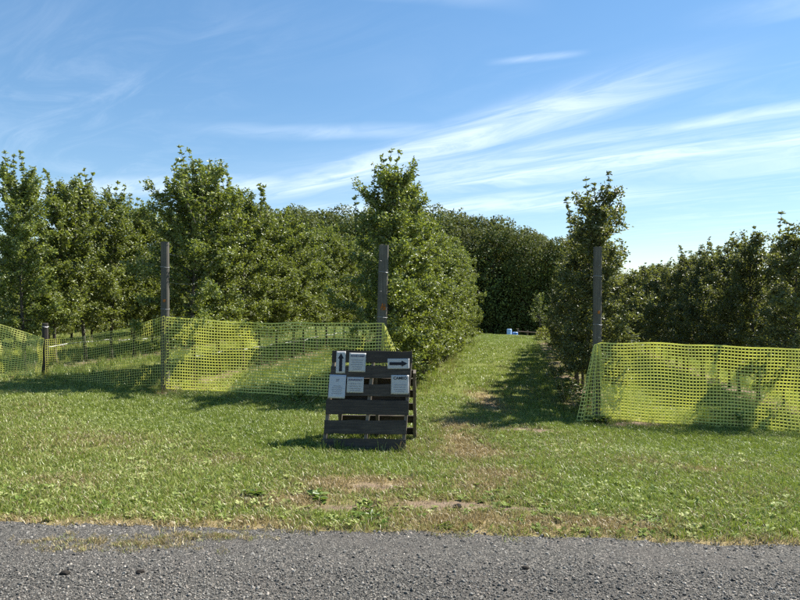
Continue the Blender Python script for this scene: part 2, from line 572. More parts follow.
# ------------------------------------------------------------------ where the ground is dry or bare
rngP = np.random.default_rng(5)
DRY = []       # (x, y, radius x, radius y, amount)
for (px, py, rx, ry, am) in ((372, 484, 0.65, 0.30, 1.15), (300, 500, 0.5, 0.25, 0.8), (420, 503, 0.8, 0.3, 0.8), (470, 520, 0.8, 0.22, 1.0), (520, 524, 0.6, 0.16, 1.1),
                             (570, 523, 0.75, 0.18, 1.2), (625, 528, 0.4, 0.14, 1.0), (640, 545, 0.3, 0.1, 0.4), (250, 522, 0.6, 0.12, 0.8),
                             (470, 452, 0.45, 0.6, 0.85), (490, 475, 0.5, 0.35, 0.75), (700, 470, 0.4, 0.15, 0.6), (640, 462, 0.3, 0.2, 0.4),
                             (420, 452, 0.3, 0.3, 0.3), (485, 400, 0.35, 1.2, 0.75), (478, 485, 0.4, 0.4, 0.8), (462, 440, 0.3, 0.5, 0.75), (455, 425, 0.35, 0.6, 0.65), (450, 370, 0.35, 2.5, 0.35),
                             (120, 440, 1.0, 0.4, 0.35), (230, 460, 0.7, 0.3, 0.3), (60, 480, 0.8, 0.2, 0.3), (780, 548, 0.3, 0.06, 0.7), (330, 470, 0.4, 0.2, 0.5)):
    gx, gy = at(px, py)
    DRY.append((gx, gy, rx, ry, am))
BARE = []
for (px, py, rx, ry, am) in ((640, 424, 0.55, 0.22, 1.0), (200, 389, 0.7, 0.25, 1.0), (165, 393, 0.3, 0.2, 1.0), (530, 430, 0.6, 0.18, 0.95), (440, 505, 0.60, 0.14, 0.95),
                             (372, 486, 0.42, 0.16, 0.85), (340, 508, 0.5, 0.12, 0.8), (500, 508, 0.6, 0.12, 0.85), (610, 424, 0.35, 0.2, 1.0), (490, 405, 0.22, 0.9, 0.75)):
    gx, gy = at(px, py)
    BARE.append((gx, gy, rx, ry, am))


def blobs(lst, x, y):
    r = np.zeros_like(x)
    for (cx, cy, rx, ry, am) in lst:
        r = np.maximum(r, am * np.exp(-(((x - cx) / rx) ** 2 + ((y - cy) / ry) ** 2)))
    return r


def wob(x, y, s=1.0, k=0.0):
    return (np.sin(x * 2.1 * s + 1.7 * np.sin(y * 1.3 * s + k)) + np.sin(y * 2.7 * s + 1.3 * np.sin(x * 1.9 * s + k * 2))
            + np.sin((x + y) * 3.7 * s + k) * 0.6) / 2.6


def dirt_at(x, y):
    u, v = uv_of(x, y)
    d = blobs(BARE, x, y)
    for nm, ru in ROW_U.items():
        w = 0.42 if ru < 0 else 0.5
        strip = np.exp(-((u - ru) / w) ** 4) * sstep(9.7, 10.4, v) * sstep(32, 28, v)
        d = np.maximum(d, strip * (0.35 if nm == 'alley left' else 1.0) * (0.62 + 0.25 * wob(x, y, 1.6, ru)))
    return d


def dry_at(x, y):
    d = blobs(DRY, x, y)
    edge = y - road_edge(x)
    d = np.maximum(d, 0.75 * np.exp(-(edge / 0.16) ** 2))
    d = d + 0.06 + 0.14 * wob(x, y, 0.45, 2.0) + 0.10 * wob(x, y, 1.5, 0.7)
    u, v = uv_of(x, y)
    lush = np.exp(-((u + 1.15) / 0.35) ** 2) * sstep(11, 14, v)      # the greener mower strip along the left row
    return np.clip(d - 0.45 * lush, 0, 1)


def build_ground():
    def axis(lo, hi, step, far_lo, far_hi):
        a = list(np.arange(lo, hi + 1e-6, step))
        s, x = step, hi
        while x < far_hi:
            s *= 1.22
            x += s
            a.append(x)
        s, x = step, lo
        pre = []
        while x > far_lo:
            s *= 1.22
            x -= s
            pre.append(x)
        return np.array(pre[::-1] + a)
    xs = axis(-11, 13, 0.14, -2600, 2600)
    ys = axis(2.6, 26, 0.14, -400, 2800)
    X, Y = np.meshgrid(xs, ys)
    Z = gz(X, Y)
    Z = np.where(Y < road_edge(X) - 0.15, Z - 0.02, Z)
    nx, ny = len(xs), len(ys)
    idx = np.arange(nx * ny).reshape(ny, nx)
    f = np.stack([idx[:-1, :-1], idx[:-1, 1:], idx[1:, 1:], idx[1:, :-1]], -1).reshape(-1, 4)
    V = np.stack([X, Y, Z], -1).reshape(-1, 3)
    me = mesh_np('ground', V, f, M['ground'], True, {'dirt': dirt_at(V[:, 0], V[:, 1]), 'dry': dry_at(V[:, 0], V[:, 1])})
    o = ob('ground', me)
    tag(o, 'green and straw coloured orchard ground with bare strips under the trees', 'ground', kind='structure')
    # gravel road: a sheet over the ground with a ragged far edge
    xr = np.arange(-30, 30.01, 0.06)
    yr = np.array([-7.0, -3, 0, 1.5, 2.5, 3.2, 3.6])
    rows = [np.stack([xr, np.full_like(xr, yy), np.full_like(xr, 0.004)], -1) for yy in yr]
    e = np.array([road_edge(x) for x in xr]) + 0.05 * np.array([mnoise.noise((x * 3, 1.3, 0)) for x in xr]) + 0.035 * np.array([mnoise.noise((x * 11, 4.3, 0)) for x in xr])
    for k, dz in ((-0.2, 0.010), (0.0, 0.006), (0.09, -0.03)):
        rows.append(np.stack([xr, np.maximum(e + k, 1.6 + 0.02 * k) if False else np.where(e + k < 3.7, 3.7 + 0.2 * k, e + k), np.full_like(xr, dz)], -1))
    V = np.concatenate(rows)
    n = len(xr)
    idx = np.arange(len(V)).reshape(-1, n)
    f = np.stack([idx[:-1, :-1], idx[:-1, 1:], idx[1:, 1:], idx[1:, :-1]], -1).reshape(-1, 4)
    o = ob('gravel_road', mesh_np('gravel_road', V, f, M['road'], True))
    tag(o, 'dark grey gravel road across the foreground', 'road', kind='structure')
    # far wooded hills on the horizon
    xs = np.linspace(-2200, 2200, 90)
    vs, fs = [], []
    for i, x in enumerate(xs):
        h = 62 + 10 * math.sin(x * 0.0031 + 1) + 6 * math.sin(x * 0.011) + 2.5 * math.sin(x * 0.043)
        for (yy, zz) in ((1250, -12), (1450, h * 0.55), (1620, h), (1900, h * 0.6), (2300, -12)):
            vs.append((x, yy + 60 * math.sin(x * 0.004), zz + 1.5 * math.sin(x * 0.13 + yy)))
    n = 5
    for i in range(len(xs) - 1):
        for j in range(n - 1):
            fs.append((i * n + j, (i + 1) * n + j, (i + 1) * n + j + 1, i * n + j + 1))
    o = ob('hills', mesh_np('hills', vs, fs, M['hill'], True))
    tag(o, 'low wooded hills on the far horizon', 'hills', kind='structure')


build_ground()


# ------------------------------------------------------------------ scatter (geometry nodes) for uncountable cover
def scatter(name, P, rot, scl, sources, attrs, label, cat):
    """P (n,3) points, rot (n,3) euler, scl (n,) ; sources: unlinked mesh objects picked at random"""
    n = len(P)
    me = bpy.data.meshes.new(name)
    me.vertices.add(n)
    me.vertices.foreach_set('co', np.asarray(P, dtype=np.float32).ravel())
    a = me.attributes.new('rot', 'FLOAT_VECTOR', 'POINT')
    a.data.foreach_set('vector', np.asarray(rot, dtype=np.float32).ravel())
    a = me.attributes.new('scl', 'FLOAT', 'POINT')
    a.data.foreach_set('value', np.asarray(scl, dtype=np.float32))
    a = me.attributes.new('pick', 'INT', 'POINT')
    a.data.foreach_set('value', np.random.default_rng(n).integers(0, len(sources), n).astype(np.int32))
    for k, v in attrs.items():
        a = me.attributes.new(k, 'FLOAT', 'POINT')
        a.data.foreach_set('value', np.asarray(v, dtype=np.float32))
    me.update()
    o = ob(name, me)
    ng = bpy.data.node_groups.new(name, 'GeometryNodeTree')
    ng.interface.new_socket('Geometry', in_out='INPUT', socket_type='NodeSocketGeometry')
    ng.interface.new_socket('Geometry', in_out='OUTPUT', socket_type='NodeSocketGeometry')
    N, L = ng.nodes, ng.links
    gi, go = N.new('NodeGroupInput'), N.new('NodeGroupOutput')
    iop = N.new('GeometryNodeInstanceOnPoints')
    join = N.new('GeometryNodeJoinGeometry')
    for s in sources:
        oi = N.new('GeometryNodeObjectInfo')
        oi.inputs['Object'].default_value = s
        oi.inputs['As Instance'].default_value = True
        L.new(oi.outputs['Geometry'], join.inputs[0])

    def nattr(nm, dt):
        nd = N.new('GeometryNodeInputNamedAttribute')
        nd.data_type = dt
        nd.inputs['Name'].default_value = nm
        return nd.outputs[0]
    L.new(gi.outputs[0], iop.inputs['Points'])
    L.new(join.outputs[0], iop.inputs['Instance'])
    iop.inputs['Pick Instance'].default_value = True
    L.new(nattr('pick', 'INT'), iop.inputs['Instance Index'])
    L.new(nattr('rot', 'FLOAT_VECTOR'), iop.inputs['Rotation'])
    L.new(nattr('scl', 'FLOAT'), iop.inputs['Scale'])
    L.new(iop.outputs[0], go.inputs[0])
    md = o.modifiers.new('scatter', 'NODES')
    md.node_group = ng
    tag(o, label, cat, kind='stuff')
    return o


def src(name, me):
    return bpy.data.objects.new(name, me)


def tuft_mesh(name, seed, n, hmin, hmax, spread, width, lean=0.5):
    r = np.random.default_rng(seed)
    vs, fs, bl = [], [], []
    for i in range(n):
        an = r.uniform(0, 2 * math.pi)
        rad = spread * math.sqrt(r.uniform())
        bx, by = rad * math.cos(an), rad * math.sin(an)
        h = r.uniform(hmin, hmax)
        da = r.uniform(0, 2 * math.pi)
        le = lean * r.uniform(0.15, 1.0) * h
        dx, dy = math.cos(da) * le, math.sin(da) * le
        wa = r.uniform(0, math.pi)
        wx, wy = math.cos(wa) * width * 0.5, math.sin(wa) * width * 0.5
        b = len(vs)
        vs += [(bx - wx, by - wy, -0.01), (bx + wx, by + wy, -0.01),
               (bx + dx * 0.35 - wx * .8, by + dy * 0.35 - wy * .8, h * 0.6), (bx + dx * 0.35 + wx * .8, by + dy * 0.35 + wy * .8, h * 0.6),
               (bx + dx, by + dy, h * r.uniform(0.8, 1.0))]
        fs += [(b, b + 1, b + 3, b + 2), (b + 2, b + 3, b + 4)]
        bl += [r.uniform()] * 5
    return mesh_np(name, vs, fs, M['grass'], True, {'blade': bl})


def rosette_mesh(name, seed, n, lmin, lmax, wfac, rise):
    r = np.random.default_rng(seed)
    vs, fs = [], []
    for i in range(n):
        an = 2 * math.pi * (i + r.uniform(-0.3, 0.3)) / n
        l = r.uniform(lmin, lmax)
        w = l * wfac * r.uniform(0.8, 1.2)
        up = rise * r.uniform(0.3, 1.3)
        d = np.array([math.cos(an), math.sin(an), 0])
        s = np.array([-math.sin(an), math.cos(an), 0])
        b = len(vs)
        for (t, ww, zz) in ((0.05, 0.15, 0.0), (0.4, 0.85, up * l * 0.7), (0.75, 0.9, up * l), (1.0, 0.08, up * l * r.uniform(0.5, 1.0))):
            c = d * (l * t) + np.array([0, 0, zz + 0.012])
            vs += [tuple(c - s * w / 2 * ww + np.array([0, 0, 0.12 * w * ww])), tuple(c), tuple(c + s * w / 2 * ww + np.array([0, 0, 0.12 * w * ww]))]
        for k in range(3):
            q = b + k * 3
            fs += [(q, q + 3, q + 4, q + 1), (q + 1, q + 4, q + 5, q + 2)]
    return mesh_np(name, vs, fs, M['weed'], True)


def build_grass():
    r = np.random.default_rng(11)
    lawn = [src('lawn_tuft', tuft_mesh('lawn_tuft', 100 + i, 24, 0.014, 0.046, 0.065, 0.0048, 1.6)) for i in range(5)]
    tall = [src('tall_tuft', tuft_mesh('tall_tuft', 200 + i, 18, 0.09, 0.23, 0.07, 0.0065, 0.75)) for i in range(4)]
    mead = [src('meadow_tuft', tuft_mesh('meadow_tuft', 300 + i, 28, 0.025, 0.075, 0.17, 0.011, 1.3)) for i in range(4)]
    ros = [src('rosette', rosette_mesh('rosette', 400, 7, 0.04, 0.08, 0.48, 0.35)), src('rosette', rosette_mesh('rosette', 401, 6, 0.045, 0.085, 0.46, 0.45)),
           src('rosette', rosette_mesh('rosette', 402, 9, 0.03, 0.06, 0.62, 0.55)), src('rosette', rosette_mesh('rosette', 403, 6, 0.04, 0.08, 0.5, 0.2))]

    def pts(n, y0, y1, slope=0.74, pad=2.0):
        # even over the ground in view, a little beyond it on both sides
        y = r.uniform(y0, y1, n * 3)
        keep = r.uniform(0, 1, len(y)) < (slope * y + pad) / (slope * y1 + pad)
        y = y[keep][:n]
        x = r.uniform(-1, 1, len(y)) * (slope * y + pad)
        return x, y

    def emit(name, x, y, sources, smin, smax, label, cat, tone_off=0.0, tilt=0.12):
        n = len(x)
        P = np.stack([x, y, gz(x, y)], -1)
        rot = np.stack([r.normal(0, tilt, n), r.normal(0, tilt, n), r.uniform(0, 6.283, n)], -1)
        tone = np.clip(0.48 + 0.26 * wob(x, y, 0.5, 1.0) + 0.30 * r.normal(0, 1, n) + tone_off, 0, 1)
        dry = np.clip(dry_at(x, y) + 0.35 * np.clip(dirt_at(x, y), 0, 1), 0, 1)
        scatter(name, P, rot, r.uniform(smin, smax, n), sources, {'tone': tone, 'dry': dry}, label, cat)

    # mown lawn in front of the nets
    x, y = pts(40000, 4.1, 10.9)
    d = dirt_at(x, y)
    e = y - road_edge(x)
    k = (e > r.normal(0.03, 0.06, len(x))) & (r.uniform(0, 1, len(x)) > 0.93 * sstep(0.25, 0.8, d))
    x, y = x[k], y[k]
    px, py = x, y
    emit('lawn_grass', x, y, lawn, 0.7, 1.45, 'short mown grass between the gravel road and the nets', 'grass')
    # farther grass: the alleys and the ground under the rows
    x, y = pts(36000, 10.2, 33)
    d = dirt_at(x, y)
    k = r.uniform(0, 1, len(x)) > 0.85 * sstep(0.3, 0.8, d)
    x, y = x[k], y[k]
    emit('alley_grass', x, y, mead, 0.5, 1.05, 'grass of the alleys between the tree rows', 'grass', 0.2)
    # taller rough grass under the nets, round the posts and under the trees
    x, y = pts(26000, 8.5, 27)
    u, v = uv_of(x, y)
    near_row = np.min(np.abs(u[:, None] - np.array(list(ROW_U.values()))[None]), axis=1)
    fence = np.exp(-((v - 10.25 + 0.015 * u) / 0.35) ** 2)
    alley = (u > -1.5) & (u < 0.7)
    inal = (u > -1.75) & (u < 1.1)
    pr = np.maximum(np.where(inal, 0.10, 0.8) * np.exp(-((near_row - 0.65) / 0.35) ** 2) * (v > 10.5), 0.6 * fence * (~alley))
    k = r.uniform(0, 1, len(x)) < pr
    emit('rough_grass', x[k], y[k], tall, 0.5, 1.25, 'rough taller grass along the nets and under the trees', 'grass')
    fx, fy = [], []
    for (cx, cy, rad, n) in ((-4.08, 10.4, 0.35, 60), (-0.34, 9.9, 0.35, 50), (3.08, 9.35, 0.4, 60), (-6.7, 11.3, 0.35, 40), (-0.43, 6.98, 0.5, 50), (-0.35, 7.75, 0.5, 50)):
        fx += list(cx + r.normal(0, rad, n))
        fy += list(cy + r.normal(0, rad * 0.35, n))
    emit('foot_tufts', np.array(fx), np.array(fy), tall, 0.3, 0.8, 'taller tufts of grass round the posts and the stand', 'grass', 0.1)
    # ragged tufts on the lawn
    x, y = pts(3000, 4.3, 10)
    k = (wob(x, y, 0.9, 3.3) > 0.05) & (dirt_at(x, y) < 0.3) & (y - road_edge(x) > 0.1)
    emit('lawn_tufts', x[k], y[k], tall, 0.22, 0.55, 'longer uneven tufts standing out of the mown grass', 'grass', 0.05)
    # broad-leaved weeds, thickest near the road
    x, y = pts(15000, 4.2, 10.6)
    e = y - road_edge(x)
    w = np.clip(0.85 * np.exp(-((e - 0.5) / 0.9) ** 2) + 0.12 + 0.55 * wob(x, y, 0.7, 5.0), 0, 1) * (1 - 0.7 * sstep(0.4, 0.9, dirt_at(x, y))) * (1 - 0.45 * sstep(0.5, 0.9, dry_at(x, y)))
    w = w * (0.75 + 0.5 * (x > 0.8))
    k = (r.uniform(0, 1, len(x)) < w * 0.85) & (e > 0.08)
    emit('ground_weeds', x[k], y[k], ros, 0.35, 0.80, 'low broad leaved weeds spread through the grass', 'weeds', 0.08, 0.2)
    # a few weeds and straw along the verge and on the gravel
    x1, y1 = [], []
    for (cx, cy, rx, ry, n) in ((100, 547, 70, 6, 70), (150, 543, 50, 6, 70), (210, 537, 50, 4, 90), (60, 541, 40, 5, 25)):
        for _ in range(n):
            gx, gy = at(cx + r.normal(0, rx * 0.6), cy + r.normal(0, ry * 0.6), 8)
            x1.append(gx)
            y1.append(gy)
    x1, y1 = np.array(x1), np.array(y1)
    n = len(x1)
    scatter('verge_straw', np.stack([x1, y1, np.full(n, 0.008)], -1), np.stack([r.normal(0, .3, n), r.normal(0, .3, n), r.uniform(0, 6.28, n)], -1),
            r.uniform(0.35, 0.8, n), lawn, {'tone': r.uniform(0.3, 1, n), 'dry': np.clip(r.normal(0.75, 0.2, n), 0, 1)}, 'straw and thin grass growing on the gravel edge', 'grass')


def build_gravel():
    r = np.random.default_rng(21)
    stones = []
    for i in range(6):
        bm = bmesh.new()
        bmesh.ops.create_icosphere(bm, subdivisions=1, radius=0.5)
        for v in bm.verts:
            v.co = Vector((v.co.x * r.uniform(0.8, 1.25), v.co.y * r.uniform(0.65, 1.1), v.co.z * r.uniform(0.45, 0.85))) * r.uniform(0.8, 1.15)
        me = bpy.data.meshes.new('stone')
        bm.to_mesh(me)
        bm.free()
        me.materials.append(M['stone'])
        stones.append(src('stone', me))
    n = 260000
    y = r.uniform(0.6, 4.5, n)
    x = r.uniform(-1, 1, n) * (0.74 * y + 2.2)
    k = r.uniform(0, 1, n) < (0.35 + 0.65 * (y / 4.5))
    x, y = x[k], y[k]
    e = y - road_edge(x)
    k = e < np.where(r.uniform(0, 1, len(x)) < 0.03, np.abs(r.normal(0, 0.35, len(x))), r.normal(0.0, 0.05, len(x)))
    x, y = x[k], y[k]
    n = len(x)
    s = np.clip(r.lognormal(math.log(0.0086), 0.42, n), 0.004, 0.030)
    P = np.stack([x, y, 0.004 + s * 0.18], -1)
    tone = np.clip(r.beta(0.9, 1.15, n) + 0.10 * wob(x, y, 1.0, 0.3) + 0.3 * (r.uniform(0, 1, n) < 0.03), 0, 1)
    scatter('gravel', P, r.uniform(-0.6, 0.6, (n, 3)) * np.array([1, 1, 5.2]), s, stones, {'tone': tone}, 'loose dark grey gravel stones on the road', 'gravel')


build_grass()
build_gravel()


# ------------------------------------------------------------------ trees
def leaves_mesh(name, C, D, Nrm, L, W, tone, mat):
    """folded pointed-oval leaves: base at C, axis D, upper side Nrm"""
    D = D / np.linalg.norm(D, axis=1, keepdims=True)
    S = np.cross(D, Nrm)
    S /= np.linalg.norm(S, axis=1, keepdims=True) + 1e-9
    U = np.cross(S, D)
    L, W = L[:, None], W[:, None]
    fold = 0.22 * W
    b = C
    l1 = C + D * L * 0.32 + S * W * 0.48 + U * fold
    l2 = C + D * L * 0.72 + S * W * 0.36 + U * fold * 0.6 - U * L * 0.03
    tip = C + D * L - U * L * 0.14
    r2 = C + D * L * 0.72 - S * W * 0.36 + U * fold * 0.6 - U * L * 0.03
    r1 = C + D * L * 0.32 - S * W * 0.48 + U * fold
    V = np.stack([b, l1, l2, tip, r2, r1], 1).reshape(-1, 3)
    n = len(C)
    i = np.arange(n)[:, None] * 6
    F = np.concatenate([i + np.array([[0, 1, 2, 3]]), i + np.array([[0, 3, 4, 5]])], 0)
    return mesh_np(name, V, F, mat, False, {'tone': np.repeat(tone, 6)})


def rvec(r, n):
    v = r.normal(0, 1, (n, 3))
    return v / np.linalg.norm(v, axis=1, keepdims=True)


def apple_meshes(seed, H, W, n_leaves, shoots, mat, skirt=0.5, name='apple', top=0.7, tall=0):
    """trunk, branches and crown of a spindle apple tree; H leader height, W half width"""
    r = np.random.default_rng(seed)
    ph = r.uniform(0, 6.28, 4)

    def leader(z):
        return np.array([0.05 * math.sin(z * 1.6 + ph[0]) - 0.05 * math.sin(ph[0]), 0.05 * math.sin(z * 1.3 + ph[1]) - 0.05 * math.sin(ph[1]), z])
    tr = MB()
    zs = np.linspace(-0.06, H * 0.9, 12)
    tr.tube([leader(max(z, 0)) * np.array([1, 1, 0]) + np.array([0, 0, z]) for z in zs], [0.036 * (1 - 0.78 * z / H) + (0.012 if z < 0.1 else 0) for z in zs], 7)
    trunk = tr.mesh(name + '_trunk', M['bark'], True)
    br = MB()
    LC, LD, LT = [], [], []
    nb = int(15 * H)
    segs = []
    for i in range(nb):
        t = (i + r.uniform(0, 1)) / nb
        z = skirt + 0.05 + (H * 0.93 - skirt) * t ** 0.95
        prof = float(np.interp(t, [0, 0.12, 0.35, 0.65, 0.85, 1.0], [0.72, 0.95, 1.0, 0.90, top, top * 0.62]))
        ln = W * min(1.0, prof) * r.uniform(0.6, 1.12)
        an = i * 2.39996 + r.normal(0, 0.35)
        el = r.uniform(-0.05, 0.38) + 0.85 * t
        d = np.array([math.cos(an) * math.cos(el), math.sin(an) * math.cos(el), math.sin(el)])
        p0 = leader(z)
        p = [p0]
        for k in range(3):
            d2 = d + np.array([0, 0, -0.18 * k * (1 - t)]) + r.normal(0, 0.12, 3)
            p.append(p[-1] + d2 / np.linalg.norm(d2) * ln / 3)
        br.tube(p, [0.012, 0.009, 0.006, 0.003], 4, False)
        segs.append((p, ln))
        for k in range(max(3, int(ln * 9))):
            f = r.uniform(0.2, 1.0) * 3
            q = min(int(f), 2)
            s0 = p[q] + (p[q + 1] - p[q]) * (f - q)
            td = r.normal(0, 0.6, 3) + np.array([0, 0, 0.45]) + d * 0.5
            td /= np.linalg.norm(td)
            tl = r.uniform(0.10, 0.30) * (0.8 + 0.4 * (1 - t))
            e = s0 + td * tl
            br.tube([s0, e], [0.004, 0.002], 3, False)
            segs.append(([s0, e], tl))
    for k in range(shoots + tall):
        z = H * r.uniform(0.70, 0.92)
        an = r.uniform(0, 6.28)
        base = leader(z) + np.array([math.cos(an), math.sin(an), 0]) * r.uniform(0.0, W * 0.62)
        ln = r.uniform(0.3, 0.9) * (1.15 if k == 0 else 1.0)
        if k >= shoots:
            base = leader(H * r.uniform(0.84, 0.93)) + np.append(r.normal(0, 0.09 + 0.022 * tall, 2), 0)
            ln = r.uniform(0.55, 0.95)
        d = np.array([r.normal(0, 0.16), r.normal(0, 0.16), 1.0])
        p = [base, base + d * ln * 0.5 + r.normal(0, 0.02, 3), base + d * ln + r.normal(0, 0.04, 3)]
        br.tube(p, [0.008, 0.005, 0.002], 4, False)
        m = int(ln * 95)
        for j in range(m):
            f = min(1.999, round((j + r.uniform()) / m * 7 + 0.5) / 7.5 * 2 + r.normal(0, 0.03))
            q = min(int(f), 1)
            LC.append(p[q] + (p[q + 1] - p[q]) * (f - q))
            a2 = j * 2.4
            LD.append(np.array([math.cos(a2), math.sin(a2), r.uniform(0.1, 0.8)]))
            LT.append(0.45 + 0.25 * f / 2)
    branches = br.mesh(name + '_branches', M['bark'], True)
    # leaves sit in spur clusters along the wood
    wts = np.array([s[1] for s in segs])
    wts = wts / wts.sum()
    per = 5
    ncl = max(1, (n_leaves - len(LC)) // per)
    pick = r.choice(len(segs), ncl, p=wts)
    C, D, T = [], [], []
    for ci in pick:
        p, ln = segs[ci]
        f = r.uniform(0.12, 1.0) * (len(p) - 1)
        q = min(int(f), len(p) - 2)
        c = p[q] + (p[q + 1] - p[q]) * (f - q)
        ct = r.uniform(0, 1)
        a0 = r.uniform(0, 6.28)
        ax = r.normal(0, 0.35, 3) + np.array([0, 0, 1.0])
        for j in range(per):
            a2 = a0 + j * 2.39996
            dd = np.array([math.cos(a2), math.sin(a2), 0]) + ax * r.uniform(0.05, 0.6)
            C.append(c + r.normal(0, 0.035, 3))
            D.append(dd)
            T.append(0.15 + 0.55 * ct + 0.3 * r.uniform())
    C = np.array(C + LC)
    D = np.array(D + LD)
    T = np.array(T + LT)
    n = len(C)
    keep = C[:, 2] > skirt * 0.75
    C, D, T = C[keep], D[keep], T[keep]
    n = len(C)
    Nrm = rvec(r, n) * 1.3 + np.array([0, 0, 0.8])
    D = D + r.normal(0, 0.55, (n, 3))
    Ln = r.uniform(0.030, 0.066, n) * np.where(np.arange(n) >= n - len(LC), 1.3, 1.0)
    Wd = Ln * r.uniform(0.46, 0.66, n)
    crown = leaves_mesh(name + '_crown', C, D, Nrm, Ln, Wd, np.clip(T, 0, 1), mat)
    return trunk, branches, crown


def place_tree(name, meshes, x, y, rz, sc, label, group, cat='apple tree', zs=1.0, mats=None):
    o = empty(name, (x, y, float(gz(x, y))), rz)
    o.scale = (sc, sc, sc * zs)
    for nm, me in zip(('trunk', 'branches', 'crown'), meshes):
        if me is not None:
            ob(nm, me, o)
    tag(o, label, cat, group)
    return o


VAR = [apple_meshes(1000 + i, 3.5, 0.88, 19000, 9 + i % 3, M['leaf'], 0.72, 'apple', 0.7, i % 3) for i in range(6)]
VAR_A = [apple_meshes(1050 + i, 3.5, 0.84, 21000, 2 + i % 2, M['leaf'], 0.28, 'apple') for i in range(4)]
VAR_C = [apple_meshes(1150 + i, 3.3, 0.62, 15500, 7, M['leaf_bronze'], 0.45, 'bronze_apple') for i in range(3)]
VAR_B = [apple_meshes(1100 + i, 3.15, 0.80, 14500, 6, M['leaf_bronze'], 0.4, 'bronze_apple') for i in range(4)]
ORD = ['first', 'second', 'third', 'fourth', 'fifth', 'sixth', 'seventh', 'eighth', 'ninth', 'tenth', 'eleventh', 'twelfth', 'thirteenth',
       'fourteenth', 'fifteenth', 'sixteenth', 'seventeenth', 'eighteenth', 'nineteenth', 'twentieth', 'twenty first', 'twenty second', 'twenty third', 'twenty fourth', 'twenty fifth']


def row(u, v0, v1, step, variants, label, group, seed, s0=1.0, first=None, s1=None, du=0.0):
    r = np.random.default_rng(seed)
    v, i = v0, 0
    while v < v1:
        uu = u + r.normal(0, 0.05) + du * (v - v0) / (v1 - v0)
        x, y = xy_of(uu, v)
        if i == 0 and first is not None:
            ms, sc, lb = first[:3]
            if len(first) > 3:
                x, y = xy_of(uu + first[3], v)
        else:
            ms, lb = variants[int(r.integers(len(variants)))], label.format(ORD[i])
            f = (v - v0) / (v1 - v0)
            sc = (s0 + ((s1 or s0) - s0) * f) * r.uniform(0.94, 1.05) * (1.07 if first and i <= 2 and seed in (31, 32) else 1.0)
        place_tree('apple_tree', ms, x, y, r.uniform(0, 6.28), sc, lb, group, zs=1.0)
        v += step * r.uniform(0.88, 1.12)
        i += 1


END_1 = apple_meshes(2001, 3.75, 1.30, 38000, 26, M['leaf'], 0.65, 'end_apple', 0.72, 9)
END_2 = apple_meshes(2002, 3.85, 1.05, 29000, 12, M['leaf'], 0.35, 'end_apple', 0.70, 2)
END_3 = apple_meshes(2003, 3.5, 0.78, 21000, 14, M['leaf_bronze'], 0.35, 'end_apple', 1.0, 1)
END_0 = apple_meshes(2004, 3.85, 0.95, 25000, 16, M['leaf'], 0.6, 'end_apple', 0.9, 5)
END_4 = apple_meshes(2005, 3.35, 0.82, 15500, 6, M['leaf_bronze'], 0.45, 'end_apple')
row(ROW_U['left'], 10.5, 24.5, 0.95, VAR, '{} apple tree back in the row behind the straight left post', 'apple trees of the left row', 31, 1.06,
    (END_1, 1.04, 'tall bushy apple tree with upright top shoots directly behind the left post'))
row(ROW_U['alley left'], 10.75, 25.5, 0.92, VAR_A, '{} apple tree back in the sunlit row along the left of the alley', 'apple trees left of the alley', 32, 1.04,
    (END_2, 1.05, 'tall narrow topped apple tree behind the leaning centre post', -0.15), 0.96)
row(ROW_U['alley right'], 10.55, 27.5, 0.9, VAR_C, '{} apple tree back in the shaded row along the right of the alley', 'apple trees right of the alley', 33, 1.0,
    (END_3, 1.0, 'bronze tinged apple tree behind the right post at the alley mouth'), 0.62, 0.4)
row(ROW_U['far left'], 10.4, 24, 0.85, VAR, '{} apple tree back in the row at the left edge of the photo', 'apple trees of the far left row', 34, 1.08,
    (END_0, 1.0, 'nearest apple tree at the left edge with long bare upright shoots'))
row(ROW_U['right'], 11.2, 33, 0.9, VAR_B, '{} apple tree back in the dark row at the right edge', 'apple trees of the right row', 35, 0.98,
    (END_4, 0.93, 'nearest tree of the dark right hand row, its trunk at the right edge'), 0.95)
row(ROW_U['outer left'], 12.0, 26, 1.0, VAR_A, '{} apple tree back in the row hidden behind the left edge row', 'apple trees of the outer left row', 36, 0.98)
row(ROW_U['last left'], 14.0, 27, 1.1, VAR_A, '{} apple tree back in the farthest row on the left', 'apple trees of the farthest left row', 38, 0.98)
row(ROW_U['far right'], 16.0, 30, 1.0, VAR_B, '{} apple tree back in the row behind the dark right hand row', 'apple trees of the far right row', 37, 0.95)


